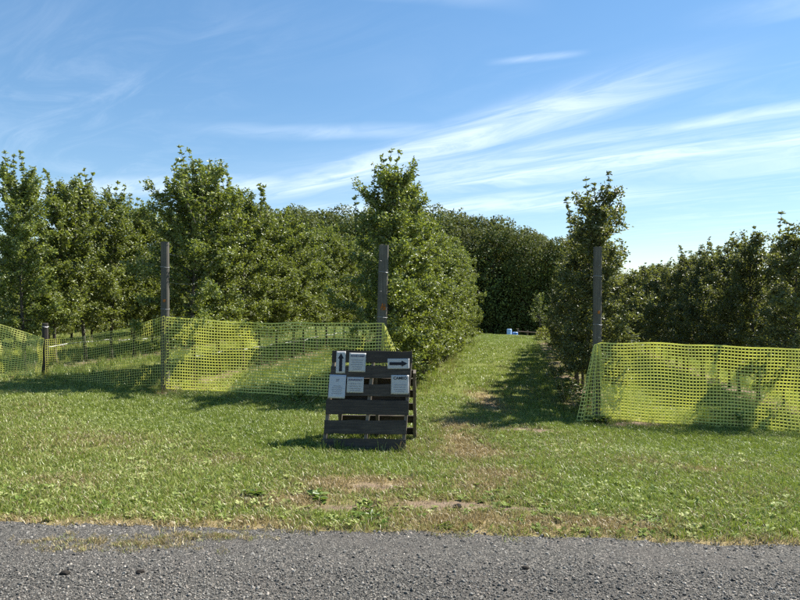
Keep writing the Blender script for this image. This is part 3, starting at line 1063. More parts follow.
# the wood beyond the crest
def wood_meshes(seed, H, Rr, n_faces, name='woodland'):
    r = np.random.default_rng(seed)
    tr = MB()
    zs = np.linspace(-0.3, H * 0.8, 8)
    tr.tube([(0.25 * math.sin(z * 0.3), 0.2 * math.sin(z * 0.23 + 1), z) for z in zs], [0.28 * (1 - 0.8 * max(z, 0) / H) for z in zs], 8)
    lobes = []
    nl = 26
    for i in range(nl):
        t = (i + 0.5) / nl
        z = H * (0.14 + 0.78 * t)
        rad = Rr * (math.sin(math.pi * (0.12 + 0.80 * t ** 0.8)) ** 0.8)
        an = i * 2.4 + r.normal(0, 0.3)
        d = rad * r.uniform(0.35, 0.75)
        c = np.array([math.cos(an) * d, math.sin(an) * d, z])
        s = Rr * r.uniform(0.30, 0.46) * (1.1 - 0.35 * t)
        lobes.append((c, s))
        tr.tube([(0.2 * math.sin(z * .3), 0, max(z - d * 0.7, 0.5)), tuple(c)], [0.09, 0.03], 4, False)
    trunk = tr.mesh(name + '_trunk', M['bark_wood'], True)
    C, D, Nn, T = [], [], [], []
    per = n_faces // nl
    for (c, s) in lobes:
        d = rvec(r, per)
        rr = s * (0.55 + 0.5 * r.uniform(0, 1, per) ** 0.5) * (1 + 0.18 * np.sin(d[:, 0] * 5 + seed) * np.sin(d[:, 1] * 6))
        p = c + d * rr[:, None] * np.array([1, 1, 0.85])
        C.append(p)
        D.append(rvec(r, per) * 0.8 + d * 0.6 + np.array([0, 0, -0.3]))
        Nn.append(d + rvec(r, per) * 0.5 + np.array([0, 0, 0.4]))
        T.append(np.clip(0.45 + r.normal(0, 0.2, per) + r.normal(0, 0.12), 0, 1))
    C, D, Nn, T = map(np.concatenate, (C, D, Nn, T))
    n = len(C)
    L = r.uniform(0.17, 0.34, n)
    crown = leaves_mesh(name + '_crown', C, D, Nn, L, L * r.uniform(0.6, 0.9, n), T, M['leaf_wood'])
    return trunk, None, crown


WOOD = [wood_meshes(3000 + i, 16.0 + 0.8 * i, 4.9 + 0.3 * i, 17000) for i in range(5)]


def build_wood():
    r = np.random.default_rng(41)
    for ri, (yy, x0, x1, step) in enumerate(((68, -25, 21, 3.6), (73, -27, 24, 4.2), (79, -28, 27, 4.6))):
        x = x0
        while x < x1:
            px = 400 + 600 * x / yy
            top = np.interp(px, [180, 240, 290, 350, 430, 470, 510, 560, 600], [226, 212, 205, 209, 212, 214, 219, 236, 250]) + r.normal(0, 4) + (6 if ri == 0 else 0)
            y = yy + r.normal(0, 1.0)
            g = float(gz(x, y))
            hgt = CAM_Z + (303 - top) / 600 * y - g
            k = int(r.integers(5))
            sc = hgt / ((16.0 + 0.8 * k) * 0.985)
            place_tree('woodland_tree', WOOD[k], x, y, r.uniform(0, 6.28), sc, 'tall dark leafy tree in the wood beyond the end of the grass alley', 'woodland trees beyond the crest', 'tree')
            x += step * r.uniform(0.8, 1.2)


build_wood()


# small plants at the crest
def crest_plants():
    x, y = xy_of(0.95, 31.5)
    sap = apple_meshes(4001, 2.2, 0.5, 1400, 2, M['leaf'], 0.7, 'sapling')
    place_tree('sapling', sap, x, y, 0.4, 1.0, 'thin pale sapling at the far end of the right row', None, 'sapling')
    r = np.random.default_rng(77)
    n = 700
    d = rvec(r, n)
    d[:, 2] = np.abs(d[:, 2])
    C = d * (r.uniform(0.2, 1, n) ** 0.5)[:, None] * np.array([0.5, 0.5, 0.75])
    me = leaves_mesh('yellow_shrub', C, d + rvec(r, n) * 0.6, rvec(r, n) + np.array([0, 0, 1]), r.uniform(0.06, 0.11, n), r.uniform(0.03, 0.06, n), r.uniform(0, 1, n), M['leaf_yellow'])
    x, y = xy_of(1.2, 30.2)
    t = empty('yellow_shrub', (x, y, float(gz(x, y)) - 0.02))
    ob('foliage', me, t)
    s = MB()
    for k in range(7):
        a = k * 0.9
        s.tube([(0, 0, -0.03), (0.12 * math.cos(a), 0.12 * math.sin(a), 0.3), (0.3 * math.cos(a), 0.3 * math.sin(a), 0.62)], [0.012, 0.008, 0.003], 4, False)
    s.build('stems', M['bark'], t)
    tag(t, 'yellow green shrub beside the far end of the rail fence', 'shrub')


crest_plants()


# ------------------------------------------------------------------ posts
def wooden_post(base_px, depth, top_px_y, width, lean_x, label, square=True, mark='square', seed=0, rz=0.0):
    r = np.random.default_rng(seed)
    x = (base_px - 400) / 600 * depth
    g = float(gz(x, depth))
    top = CAM_Z - (top_px_y - 303) / 600 * depth
    h = top - g
    t = empty('wooden_post', (x, depth, g), rz)
    bm = bmesh.new()
    n = 16
    rings = []
    levels = np.linspace(-0.25, h, 15)
    for zi, z in enumerate(levels):
        ring = []
        for j in range(n):
            a = 2 * math.pi * (j + 0.5) / n
            ca, sa = math.cos(a), math.sin(a)
            if square:
                e = 5.0
                rr = 1.0 / ((abs(ca) ** e + abs(sa) ** e) ** (1 / e))
            else:
                rr = 1.0
            rr *= width / 2 * (1.03 - 0.08 * z / h) * (1 + 0.035 * mnoise.noise((ca * 1.5 + seed, sa * 1.5, z * 1.2)))
            zz = z
            if zi == len(levels) - 1:
                zz += 0.012 * mnoise.noise((ca * 3, sa * 3, seed))
            ring.append(bm.verts.new((ca * rr + lean_x * max(z, 0) / h, sa * rr, zz)))
        rings.append(ring)
    for a, b in zip(rings[:-1], rings[1:]):
        for j in range(n):
            bm.faces.new((a[j], a[(j + 1) % n], b[(j + 1) % n], b[j]))
    bm.faces.new(rings[-1])
    me = bpy.data.meshes.new('post_shaft')
    bm.to_mesh(me)
    bm.free()
    me.materials.append(M['post'])
    ob('shaft', me, t)
    # orange painted mark facing the camera
    mz = h - 1.02 if mark != 'none' else 0
    fy = -width / 2 * 1.02
    lx = lean_x * mz / h
    if mark == 'strokes':
        k = MB()
        for (cx, cz, sx, sz, an) in ((-0.028, 0.0, 0.012, 0.10, 0.25), (-0.002, 0.0, 0.012, 0.11, -0.2), (0.022, -0.005, 0.012, 0.10, 0.1), (0.0, -0.012, 0.085, 0.014, 0.05), (0.01, -0.05, 0.06, 0.012, -0.1)):
            k.box((lx + cx, fy - 0.004, mz + cz), (sx, 0.004, sz), Matrix.Rotation(an, 3, 'Y'))
        k.build('paint_mark', M['orange'], t)
    elif mark == 'square':
        k = MB()
        k.box((lx, fy - 0.004, mz), (0.035, 0.006, 0.045), Matrix.Rotation(0.08, 3, 'Y'), 0.0015)
        k.build('orange_tag', M['orange'], t)
    # wire staple and wire wrap
    for dz in (h * 0.55, h * 0.83):
        k = MB()
        pts = []
        for j in range(17):
            a = 2 * math.pi * j / 16
            w2 = width / 2 * 1.10
            e = 5.0 if square else 2.0
            rr = w2 / ((abs(math.cos(a)) ** e + abs(math.sin(a)) ** e) ** (1 / e))
            pts.append((math.cos(a) * rr + lean_x * dz / h, math.sin(a) * rr, dz + 0.006 * math.sin(2 * a)))
        k.tube(pts, 0.003, 5, False)
        k.build('wire_wrap', M['steel'], t)
    tag(t, label, 'post', 'row end posts')
    return t, x, g, h


POST_L = wooden_post(165.5, 10.45, 242, 0.13, -0.01, 'straight weathered wooden post at the end of the left tree row', True, 'square', 1, 0.15)
POST_C = wooden_post(379.5, 9.95, 245, 0.155, 0.075, 'leaning weathered wooden post with orange paint behind the pallet stand', True, 'strokes', 2, 0.25)
POST_R = wooden_post(596.5, 9.4, 247, 0.135, 0.02, 'weathered round wooden post at the right of the alley mouth', False, 'square', 3)


def stub_post():
    x, y = (45 - 400) / 600 * 11.35, 11.35
    g = float(gz(x, y))
    t = empty('short_stake', (x, y, g))
    k = MB()
    k.tube([(0, 0, -0.2), (0.01, 0, 0.5), (0.0, 0.01, 0.99), (0.0, 0.01, 1.0)], [0.062, 0.06, 0.055, 0.045], 9)
    k.build('shaft', M['stake'], t)
    k = MB()
    k.tube([(0.062 * math.cos(a), 0.062 * math.sin(a), 0.93 + 0.008 * math.sin(3 * a)) for a in np.linspace(0, 6.283, 13)], 0.004, 5, False)
    k.build('wire_wrap', M['steel'], t)
    tag(t, 'short dark stake holding up the net near the left edge', 'stake')


stub_post()


# ------------------------------------------------------------------ nets
def net_panel(name, parent, LB, LT_, RB, RT, nh=22, cell=0.050, sag=0.0, sagb=0.0, wave=0.02, seed=0, hw=0.017, vw=0.011, bell=0.0, ruck=0.0):
    LB, LT_, RB, RT = (np.array(v, dtype=float) for v in (LB, LT_, RB, RT))
    top_len = np.linalg.norm(RT - LT_)
    bot_len = np.linalg.norm(RB - LB)
    nv = max(4, int(max(top_len, bot_len) / cell))
    ax = (RT - LT_) + (RB - LB)
    ax /= np.linalg.norm(ax)
    nrm0 = np.cross(ax, np.array([0, 0, 1.0]))
    nrm0 /= np.linalg.norm(nrm0)

    def P(s, t):
        a = LB + (LT_ - LB) * t
        b = RB + (RT - RB) * t
        p = a + (b - a) * s
        q = math.sin(math.pi * s)
        p = p + np.array([0, 0, -(sag * t + sagb * (1 - t)) * q])
        w = mnoise.noise((s * top_len * 1.3 + seed * 7.1, t * 1.4, seed)) * wave * (0.3 + q)
        w2 = mnoise.noise((s * top_len * 3.1 + seed, t * 3.0, seed + 9)) * wave * 0.35
        p = p + nrm0 * (w + w2 + bell * q * math.sin(math.pi * t))
        p = p + np.array([0, 0, 1]) * (mnoise.noise((s * top_len * 1.6, t * 1.5 + 4, seed + 3)) * 0.026)
        if ruck:
            p = p + nrm0 * ruck * math.sin(s * 19 + seed) * (1 - 0.8 * t)
        return p
    m = MB()
    ns = max(8, nv)
    for i in range(nh + 1):
        t = i / nh
        pts = [P(j / ns, t) for j in range(ns + 1)]
        nr, wd = [], []
        for j in range(ns + 1):
            d = pts[min(j + 1, ns)] - pts[max(j - 1, 0)]
            d /= np.linalg.norm(d) + 1e-9
            up = P(j / ns, min(t + 0.02, 1)) - P(j / ns, max(t - 0.02, 0))
            up = up - d * np.dot(up, d)
            up /= np.linalg.norm(up) + 1e-9
            nr.append(np.cross(d, up))
            wd.append(up)
        w = hw * (1.3 if i in (0, nh) else 1.0)
        m.ribbon(pts, nr, wd, w, 0.0022)
    for j in range(nv + 1):
        s = j / nv
        pts = [P(s, i / nh) for i in range(nh + 1)]
        nr, wd = [], []
        for i in range(nh + 1):
            d = pts[min(i + 1, nh)] - pts[max(i - 1, 0)]
            d /= np.linalg.norm(d) + 1e-9
            sd = P(min(s + 0.01, 1), i / nh) - P(max(s - 0.01, 0), i / nh)
            sd = sd - d * np.dot(sd, d)
            sd /= np.linalg.norm(sd) + 1e-9
            nr.append(np.cross(d, sd))
            wd.append(sd)
        m.ribbon(pts, nr, wd, vw, 0.0034)
    return m.build(name, M['net'], parent)


def build_nets():
    # left net: from beyond the left edge over the stake, past the left post to the centre post, with a loose end
    t = empty('barrier_net', (POST_L[1], 10.45, POST_L[2]))
    inv = Matrix.Translation(-Vector(t.location))
    L = lambda px, py, y: inv @ pt(px, py, y)
    yl = 10.45 - 0.10
    stk = 11.35 - 0.075
    net_panel('net_panel', t, L(-75, 382, 10.9), L(-75, 296, 10.9), L(40, 381, stk - 0.1), L(44, 339, stk), nh=24, sag=0.05, sagb=-0.08, wave=0.16, seed=1, hw=0.014, vw=0.008)
    net_panel('net_panel', t, L(45, 388, stk), L(45.5, 340, stk), L(164.5, 384, yl), L(165, 317, yl), nh=23, sag=0.08, sagb=0.02, wave=0.05, seed=2, hw=0.0052, vw=0.0036)
    net_panel('net_panel', t, L(166, 388, yl), L(166, 317, yl), L(380.5, 398, 9.85), L(382, 323, 9.85), nh=24, sag=0.05, sagb=0.0, wave=0.10, seed=3, hw=0.016, vw=0.0075)
    net_panel('loose_end', t, L(381.5, 398, 9.84), L(382.5, 324, 9.84), L(414, 397, 9.70), L(384.5, 324, 9.80), nh=21, wave=0.03, seed=4, ruck=0.04, cell=0.05, hw=0.014, vw=0.008)
    tag(t, 'yellow green plastic mesh net sagging from the left edge to the centre post', 'net', 'plastic mesh barrier nets')
    # right net: from the right post to beyond the right edge, with a loose end hanging into the alley
    t2 = empty('barrier_net', (POST_R[1], 9.4, POST_R[2]))
    inv2 = Matrix.Translation(-Vector(t2.location))
    Rr = lambda px, py, y: inv2 @ pt(px, py, y)
    net_panel('net_panel', t2, Rr(600.5, 418, 9.30), Rr(600.5, 342, 9.30), Rr(905, 443, 8.75), Rr(905, 356, 8.75), nh=25, sag=-0.02, sagb=-0.03, wave=0.09, seed=5, hw=0.0185, vw=0.0085)
    net_panel('loose_end', t2, Rr(577, 420, 9.05), Rr(594, 345, 9.28), Rr(609, 418, 9.20), Rr(600, 343, 9.29), nh=21, wave=0.03, seed=6, ruck=0.045, cell=0.036, hw=0.014, vw=0.008)
    tag(t2, 'taut yellow green plastic mesh net running from the right post to the right edge', 'net', 'plastic mesh barrier nets')


build_nets()


# ------------------------------------------------------------------ trellis wires and hoses along the rows
def row_line(u, v0, v1, z, rad, mat, name, label, cat, sag=0.02):
    k = MB()
    pts = []
    n = 26
    for i in range(n + 1):
        v = v0 + (v1 - v0) * i / n
        x, y = xy_of(u, v)
        pts.append((x, y, float(gz(x, y)) + z - sag * abs(math.sin(i * 1.3))))
    k.tube(pts, rad, 5)
    tag(k.build(name, mat), label, cat, 'lines strung along the tree rows')


for u, nm in ((ROW_U['left'], 'left row behind the straight post'), (ROW_U['alley left'], 'row left of the alley'), (ROW_U['alley right'], 'row right of the alley')):
    row_line(u, 9.5, 24, 1.9, 0.003, M['steel'], 'trellis_wire', 'middle steel trellis wire strung from the post through the ' + nm, 'wire')
    row_line(u, 9.5, 24, 1.3, 0.003, M['steel'], 'trellis_wire', 'lower steel trellis wire strung from the post through the ' + nm, 'wire')
    row_line(u, 9.5, 24, 2.4, 0.003, M['steel'], 'trellis_wire', 'top steel trellis wire strung from the post through the ' + nm, 'wire')
row_line(ROW_U['left'] + 0.04, 10.4, 24, 0.52, 0.011, M['pale_hose'], 'drip_hose', 'pale drip hose hung low along the left row', 'hose', 0.05)
row_line(ROW_U['far left'] + 0.04, 10.6, 22, 0.50, 0.011, M['pale_hose'], 'drip_hose', 'pale drip hose hung low along the left edge row', 'hose', 0.05)
row_line(ROW_U['right'] - 0.04, 11.4, 28, 0.48, 0.011, M['hose'], 'drip_hose', 'black drip hose hung low along the right row', 'hose', 0.05)


# ------------------------------------------------------------------ pallet stand
PX, PY = (363.0 - 400) / 600 * 6.95, 6.95
PYAW = R(2.5)
PAL_H, PAL_W, RACK = 1.165, 0.97, 0.085
stand = empty('pallet_stand', (PX, PY, float(gz(PX, PY))), -PYAW)
TILT = R(15)
F_ROT = Matrix.Rotation(-TILT, 3, 'X')          # leaning away from the camera


def front(s, t, d=0.0):
    """point on the front pallet: s across 0..1, t down from the top 0..1, d metres out of the front face"""
    return F_ROT @ Vector(((s - 0.5) * PAL_W + RACK * (1 - t), -d, PAL_H * (1 - t)))


def board_mesh(name, sx, sy, sz, seed, mat, axis='X'):
    """a weathered plank with slightly uneven edges"""
    r = np.random.default_rng(seed)
    n = 9
    bm = bmesh.new()
    rings = []
    for i in range(n):
        f = i / (n - 1) - 0.5
        e1, e2 = r.normal(0, 0.0028), r.normal(0, 0.0028)
        wy = r.normal(0, 0.0012)
        if axis == 'X':
            c = [(f * sx, -sy / 2 + wy, -sz / 2 + e1), (f * sx, sy / 2 + wy, -sz / 2 + e1), (f * sx, sy / 2 + wy, sz / 2 + e2), (f * sx, -sy / 2 + wy, sz / 2 + e2)]
        else:
            c = [(-sx / 2 + e1, -sy / 2 + wy, f * sz), (sx / 2 + e2, -sy / 2 + wy, f * sz), (sx / 2 + e2, sy / 2 + wy, f * sz), (-sx / 2 + e1, sy / 2 + wy, f * sz)]
        rings.append([bm.verts.new(p) for p in c])
    for a, b in zip(rings[:-1], rings[1:]):
        for j in range(4):
            bm.faces.new((a[j], a[(j + 1) % 4], b[(j + 1) % 4], b[j]))
    bm.faces.new(rings[0])
    bm.faces.new(rings[-1])
    bmesh.ops.recalc_face_normals(bm, faces=bm.faces)
    ends = [e for e in bm.edges if e.calc_face_angle(0) > 1.0]
    bmesh.ops.bevel(bm, geom=ends, offset=0.002, segments=1, affect='EDGES')
    me = bpy.data.meshes.new(name)
    bm.to_mesh(me)
    bm.free()
    me.materials.append(mat)
    return me


def piece(name, me, parent, loc, rot=None):
    o = ob(name, me, parent)
    o.location = loc
    if rot is not None:
        o.rotation_euler = rot.to_euler()
    return o


def build_stand():
    fp = empty('front_pallet', (0, 0, 0), 0, stand)
    th = 0.019
    for i, (t0, t1) in enumerate(((0.0, 0.122), (0.160, 0.282), (0.345, 0.468), (0.505, 0.652), (0.708, 0.842), (0.888, 1.0))):
        h = (t1 - t0) * PAL_H
        s = piece('slat', board_mesh('slat', PAL_W + [0.0, -0.012, 0.006, 0.01, -0.006, 0.012][i], th, h, 50 + i, M['slat']), fp,
                  front(0.5, (t0 + t1) / 2, 0.0), F_ROT @ Matrix.Rotation([0.004, -0.006, 0.003, 0.008, -0.004, 0.002][i], 3, 'Y'))
        for sx in (0.03, 0.515, 0.97):
            for dz in (-0.25, 0.25):
                k = MB()
                k.tube([(0, 0, 0), (0, -0.0035, 0)], [0.0045, 0.003], 6)
                nl = k.build('nail', M['dark_debris'], s)
                nl.location = ((sx - 0.5) * PAL_W * 0.98, -th / 2 + 0.0005, dz * h)
    dp = 0.088
    for i, sx in enumerate((0.022, 0.515, 0.978)):
        piece('stringer', board_mesh('stringer', 0.038, dp, PAL_H - 0.01, 70 + i, M['stringer'], 'Z'), fp,
              front(sx, 0.5, -(th / 2 + dp / 2 + 0.0005)), F_ROT @ Matrix.Rotation(math.atan(RACK / PAL_H), 3, 'Y'))
    for i, tt in enumerate((0.06, 0.5, 0.93)):
        piece('back_slat', board_mesh('back_slat', PAL_W - 0.01, th, 0.10, 80 + i, M['slat']), fp, front(0.5, tt, -(th * 1.5 + dp + 0.001 - 0.0095 + 0.0095)), F_ROT)
    # rear pallet leaning the other way, a little lower and to the right
    rp = empty('rear_pallet', (0, 0, 0), 0, stand)
    H2, W2 = 0.98, 0.985
    base = Vector((0.115, 0.80, 0.0))
    topy = 0.40
    al = math.asin((0.80 - topy) / H2)
    RR = Matrix.Rotation(al, 3, 'X')

    def rear(s, z, d=0.0):
        return base + RR @ Vector(((s - 0.5) * W2, d, z))
    for i, zc in enumerate((0.07, 0.25, 0.44, 0.63, 0.80, 0.92)):
        piece('slat', board_mesh('slat', W2, th, 0.105, 90 + i, M['slat']), rp, rear(0.5, zc, 0.0), RR)
    for i, sx in enumerate((0.022, 0.5, 0.978)):
        piece('stringer', board_mesh('stringer', 0.04, dp, H2, 100 + i, M['stringer'], 'Z'), rp, rear(sx, H2 / 2, -(th / 2 + dp / 2 + 0.0005)), RR)
    tag(stand, 'dark A frame sign stand made of two leaning wooden pallets on the grass', 'sign stand')


build_stand()


def text_mesh(body, size, mat):
    cu = bpy.data.curves.new('heading', 'FONT')
    cu.body = body
    cu.align_x = 'CENTER'
    cu.align_y = 'CENTER'
    cu.size = size
    cu.offset = size * 0.022
    cu.extrude = 0.0002
    o = bpy.data.objects.new('heading', cu)
    root_col.objects.link(o)
    dg = bpy.context.evaluated_depsgraph_get()
    me = bpy.data.meshes.new_from_object(o.evaluated_get(dg))
    bpy.data.objects.remove(o)
    me.materials.clear()
    me.materials.append(mat)
    me.transform(Matrix.Rotation(math.pi / 2, 4, 'X'))
    return me


def paper(s0, s1, t0, t1, rot, label, mat, build, curl=0.0, seed=0):
    """a sheet stapled to the front slats; local x right, z up, -y towards the viewer"""
    w, h = (s1 - s0) * PAL_W, (t1 - t0) * PAL_H
    o = empty('paper_sign')
    base_m = Matrix.Translation(stand.location) @ Matrix.Rotation(-PYAW, 4, 'Z')
    pos = base_m @ front((s0 + s1) / 2, (t0 + t1) / 2, 0.0165)
    o.matrix_world = Matrix.Translation(pos) @ (Matrix.Rotation(-PYAW, 4, 'Z') @ Matrix.Rotation(-TILT, 4, 'X') @ Matrix.Rotation(rot, 4, 'Y'))
    nx, nz = 8, 10
    vs, fs = [], []
    for side in (0, 1):
        for j in range(nz + 1):
            for i in range(nx + 1):
                x, z = (i / nx - 0.5) * w, (j / nz - 0.5) * h
                y = 0.0015 * mnoise.noise((x * 14 + seed, z * 14, seed)) - curl * max(0, -z / h - 0.2) ** 2 * 0.5
                vs.append((x, y + side * 0.0012, z))
    n = (nx + 1) * (nz + 1)
    for j in range(nz):
        for i in range(nx):
            a = j * (nx + 1) + i
            fs.append((a, a + 1, a + nx + 2, a + nx + 1))
            fs.append((n + a, n + a + nx + 1, n + a + nx + 2, n + a + 1))
    ring = [i for i in range(nx + 1)] + [j * (nx + 1) + nx for j in range(1, nz + 1)] + [nz * (nx + 1) + i for i in range(nx - 1, -1, -1)] + [j * (nx + 1) for j in range(nz - 1, 0, -1)]
    for a, b in zip(ring, ring[1:] + ring[:1]):
        fs.append((b, a, n + a, n + b))
    ob('sheet', mesh_np('sheet', vs, fs, mat, True), o)
    for sx in (-0.42, 0.42):
        k = MB()
        k.box((sx * w, -0.0024, h * 0.45), (0.012, 0.0014, 0.0016))
        k.build('staple', M['steel'], o)
    build(o, w, h)
    tag(o, label, 'paper sign', 'paper signs on the pallet stand')


FY = -0.0026


def lines(o, w, h, zs, frac, mat):
    r = np.random.default_rng(int(w * 1e5 + h * 1e4))
    for z, f in zip(zs, frac):
        k = MB()
        x = -f / 2 * w
        while x < f / 2 * w - 0.004:
            ww = min(r.uniform(0.008, 0.024), f / 2 * w - x)
            k.box((x + ww / 2, FY, z * h), (ww, 0.0008, 0.0062))
            x += ww + 0.0045
        k.build('text_line', mat, o)


def arrow_part(o, length, head_l, head_w, shaft_w, ang):
    pts = [(-shaft_w / 2, -length / 2), (shaft_w / 2, -length / 2), (shaft_w / 2, length / 2 - head_l), (head_w / 2, length / 2 - head_l), (0, length / 2), (-head_w / 2, length / 2 - head_l), (-shaft_w / 2, length / 2 - head_l)]
    c, s = math.cos(ang), math.sin(ang)
    vs = []
    for y in (FY - 0.0004, FY + 0.0004):
        vs += [(px * c + pz * s, y, -px * s + pz * c) for (px, pz) in pts]
    fs = [tuple(range(7)), tuple(range(13, 6, -1))] + [(i, i + 7, (i + 1) % 7 + 7, (i + 1) % 7) for i in range(7)]
    ob('arrow', mesh_np('arrow', vs, fs, M['ink']), o)


def heading(o, body, size, z, mat):
    h = ob('heading', text_mesh(body, size, mat), o)
    h.location = (0, FY, z)


def p_up(o, w, h):
    arrow_part(o, h * 0.82, 0.065, 0.072, 0.036, 0.0)


def p_right(o, w, h):
    arrow_part(o, w * 0.82, 0.070, 0.072, 0.036, math.pi / 2)


def p_top(o, w, h):
    heading(o, 'HONEYCRISP', 0.0285, h * 0.33, M['ink_blue'])
    lines(o, w, h, (0.12, 0.0, -0.12, -0.24, -0.35), (0.72, 0.66, 0.74, 0.6, 0.5), M['ink_grey'])


def p_low(o, w, h):
    heading(o, 'JONAGOLD', 0.031, h * 0.32, M['ink_blue'])
    lines(o, w, h, (0.08, -0.08, -0.23, -0.36), (0.72, 0.74, 0.66, 0.62), M['ink_grey'])


def p_cameo(o, w, h):
    heading(o, 'CAMEO', 0.046, h * 0.33, M['ink'])
    lines(o, w, h, (-0.02, -0.14, -0.26, -0.36), (0.70, 0.72, 0.64, 0.5), M['ink_grey'])


def p_sleeve(o, w, h):
    heading(o, '27', 0.040, h * 0.26, M['ink_grey'])
    lines(o, w, h, (0.02, -0.06, -0.14, -0.22, -0.30), (0.42, 0.62, 0.64, 0.55, 0.6), M['ink_grey'])


paper(0.062, 0.178, 0.008, 0.238, 0.0, 'narrow white sign with black arrow pointing up on the pallet stand', M['paper'], p_up, 0, 1)
paper(0.222, 0.430, 0.025, 0.222, 0.02, 'white sheet with dark heading beside the up arrow on the pallet stand', M['paper'], p_top, 0, 2)
paper(0.700, 0.972, 0.082, 0.188, -0.01, 'wide white sign with black arrow pointing right on the pallet stand', M['paper'], p_right, 0, 3)
paper(0.006, 0.212, 0.252, 0.492, 0.03, 'plastic sleeved white sheet at the lower left of the pallet stand', M['sleeve'], p_sleeve, 0.1, 4)
paper(0.226, 0.432, 0.276, 0.434, 0.015, 'white sheet beside the plastic sleeved one in the lower row of papers', M['paper'], p_low, 0, 5)
paper(0.768, 0.986, 0.252, 0.446, 0.0, 'white sheet below the right arrow on the pallet stand', M['paper'], p_cameo, 0, 6)


# ------------------------------------------------------------------ rail fence and barrels at the far crest
def far_things():
    yy = 48.0
    x0, x1 = (518 - 400) / 600 * yy, (556 - 400) / 600 * yy
    g = lambda x: float(gz(x, yy))
    t = empty('rail_fence', (x0, yy, g(x0)))
    n = 5
    for i in range(n):
        x = x0 + (x1 - x0) * i / (n - 1)
        k = MB()
        k.box((x - x0, 0, g(x) - g(x0) + 0.35), (0.11, 0.11, 1.55 if i else 1.75), None, 0.01)
        k.build('rail_post', M['rail'], t)
    for z in (1.0, 0.55):
        for i in range(n - 1):
            xa, xb = x0 + (x1 - x0) * i / (n - 1), x0 + (x1 - x0) * (i + 1) / (n - 1)
            k = MB()
            k.tube([(xa - x0, -0.07, g(xa) - g(x0) + z), (xb - x0, -0.07, g(xb) - g(x0) + z)], [0.05, 0.045], 6)
            k.build('rail', M['rail'], t)
    tag(t, 'low wooden rail fence at the far end of the alley', 'fence')

    def barrel(px, h, rad, mat, label, sc=1.0):
        x = (px - 400) / 600 * yy
        b = empty('barrel', (x, yy - 0.2, g(x)))
        k = MB()
        prof = [(0.0, 0.9), (0.04, 1.0), (0.33, 1.0), (0.345, 1.05), (0.37, 1.05), (0.385, 1.0), (0.64, 1.0), (0.655, 1.05), (0.68, 1.05), (0.695, 1.0), (0.95, 1.0), (1.0, 0.93)]
        k.tube([(0, 0, z * h) for z, _ in prof], [rr * rad for _, rr in prof], 16)
        k.build('drum', mat, b, True)
        k = MB()
        k.tube([(0, 0, h), (0, 0, h + 0.02), (0, 0, h + 0.035)], [rad * 0.98, rad * 0.98, rad * 0.9], 16)
        k.build('lid', M['light_blue'], b)
        tag(b, label, 'barrel', 'blue barrels by the rail fence')
    barrel(508.8, 1.12, 0.20, M['light_blue'], 'taller pale blue barrel left of the far rail fence')
    barrel(514.8, 0.90, 0.20, M['blue'], 'shorter deep blue barrel next to the far rail fence')


far_things()


# ------------------------------------------------------------------ weed clumps, dry stalks and debris
def weed_clump(px, py, w, h, n, label, seed, mat='weed_geo', size=(0.05, 0.11)):
    x, y = at(px, py)
    r = np.random.default_rng(seed)
    t = empty('weed_clump', (x, y, float(gz(x, y)) - 0.01))
    st = MB()
    C, D, T = [], [], []
    for k in range(max(5, n // 14)):
        a = r.uniform(0, 6.28)
        q = math.sqrt(r.uniform()) * w
        hh = h * r.uniform(0.5, 1.0)
        p0, p1, p2 = Vector((q * 0.4 * math.cos(a), q * 0.4 * math.sin(a), -0.02)), Vector((q * 0.8 * math.cos(a), q * 0.8 * math.sin(a), hh * 0.6)), Vector((q * math.cos(a), q * math.sin(a), hh))
        st.tube([p0, p1, p2], [0.005, 0.004, 0.002], 4, False)
        for j in range(14):
            f = r.uniform(0.1, 1)
            c = p0.lerp(p1, f * 2) if f < 0.5 else p1.lerp(p2, f * 2 - 1)
            C.append(tuple(c))
            aa = j * 2.4
            D.append((math.cos(aa), math.sin(aa), r.uniform(-0.1, 0.7)))
            T.append(r.uniform(0, 1))
    C, D, T = np.array(C), np.array(D), np.array(T)
    m = len(C)
    L = r.uniform(size[0], size[1], m)
    ob('foliage', leaves_mesh('weed_foliage', C, D, rvec(r, m) * 0.5 + np.array([0, 0, 1]), L, L * 0.5, T, M[mat]), t)
    st.build('stems', M['dead'], t)
    tag(t, label, 'weeds', 'weed clumps around the posts')


weed_clump(583, 412, 0.30, 0.62, 260, 'leafy weed clump under the loose net end by the right post', 61)
weed_clump(569, 402, 0.28, 0.50, 220, 'dark weed clump under the bronze tree left of the right post', 62)
weed_clump(604, 424, 0.16, 0.16, 90, 'low weeds at the foot of the right post', 63)
weed_clump(178, 390, 0.20, 0.22, 90, 'small weeds at the foot of the left post', 64)
weed_clump(300, 402, 0.35, 0.20, 120, 'low weeds under the net left of the pallet stand', 65)
weed_clump(410, 385, 0.35, 0.42, 200, 'weed clump at the foot of the leaning centre post', 66)
weed_clump(430, 372, 0.35, 0.45, 200, 'pale weed clump along the left edge of the alley', 67, 'leaf_yellow')
weed_clump(745, 428, 0.30, 0.38, 160, 'weed clump behind the right net near the right edge', 68)
weed_clump(770, 425, 0.30, 0.30, 120, 'yellow weed clump behind the right net at the right edge', 69, 'leaf_yellow')
weed_clump(262, 494, 0.14, 0.055, 70, 'dark green dock plant in the lawn left of the worn patch', 70, size=(0.04, 0.08))
weed_clump(315, 499, 0.14, 0.055, 70, 'bright green dock plant beside the worn patch', 71, size=(0.045, 0.085))
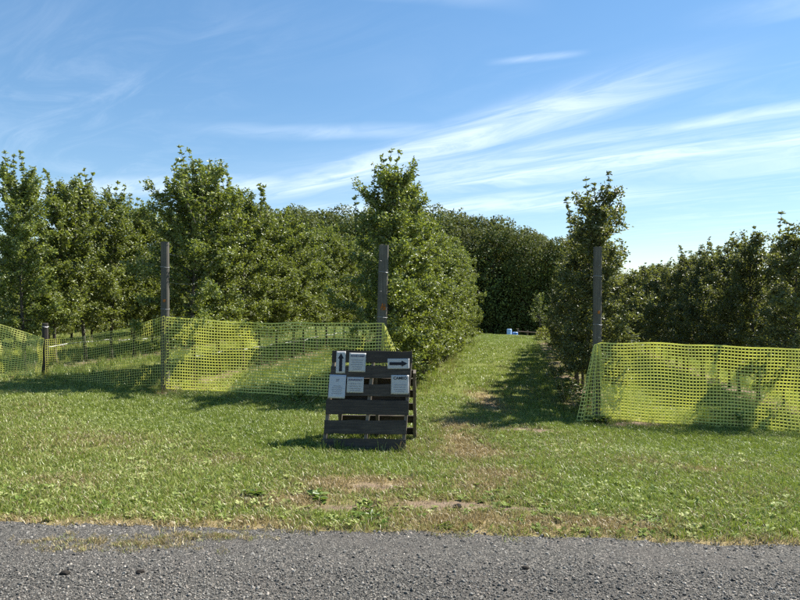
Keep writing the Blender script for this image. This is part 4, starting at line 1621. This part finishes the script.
weed_clump(370, 516, 0.12, 0.05, 56, 'small green weed near the road edge below the pallet stand', 72, size=(0.035, 0.07))


def dry_stalks(px, py, n, h, label, seed):
    x, y = at(px, py)
    r = np.random.default_rng(seed)
    k = MB()
    for i in range(n):
        a, q = r.uniform(0, 6.28), r.uniform(0, 0.16)
        b = Vector((q * math.cos(a), q * math.sin(a), -0.01))
        hh = h * r.uniform(0.4, 1)
        d = Vector((r.normal(0, 0.4), r.normal(0, 0.4), 1)) * hh
        k.tube([b, b + d * 0.5, b + d + Vector((r.normal(0, .04), r.normal(0, .04), -0.02))], [0.0045, 0.004, 0.002], 4, False)
    o = k.build('dry_stalks', M['dead'])
    o.location = (x, y, float(gz(x, y)))
    tag(o, label, 'dry stalks', 'clumps of dry stalks by the nets')


dry_stalks(190, 388, 12, 0.42, 'dry pale stalks in front of the net by the left post', 81)
dry_stalks(176, 392, 14, 0.25, 'short straw stalks at the foot of the left post', 82)
dry_stalks(625, 421, 12, 0.12, 'dry straw bits on the bare soil by the right post', 83)


def clods():
    r = np.random.default_rng(91)
    for (px, py, s, lb) in ((458, 507, 0.055, 'dark clod of soil on the worn grass near the road'), (525, 569, 0.035, 'dark flat stone on the gravel right of centre'),
                            (141, 573, 0.04, 'dark clod on the gravel at left'), (193, 540, 0.04, 'dark clod on the gravel edge at left'), (66, 574, 0.045, 'dark leaf scrap on the gravel near the left edge')):
        x, y = at(px, py)
        bm = bmesh.new()
        bmesh.ops.create_icosphere(bm, subdivisions=2, radius=0.5)
        for v in bm.verts:
            f = 1 + 0.35 * mnoise.noise(v.co * 3 + Vector((px, 0, 0)))
            v.co = Vector((v.co.x * 1.4 * f, v.co.y * 0.9 * f, v.co.z * 0.6 * f)) * s
        me = bpy.data.meshes.new('soil_clod')
        bm.to_mesh(me)
        bm.free()
        me.materials.append(M['dark_debris'])
        o = ob('soil_clod', me)
        o.location = (x, y, float(gz(x, y)) + 0.012)
        tag(o, lb, 'clod', 'clods and dark stones on the ground')


clods()
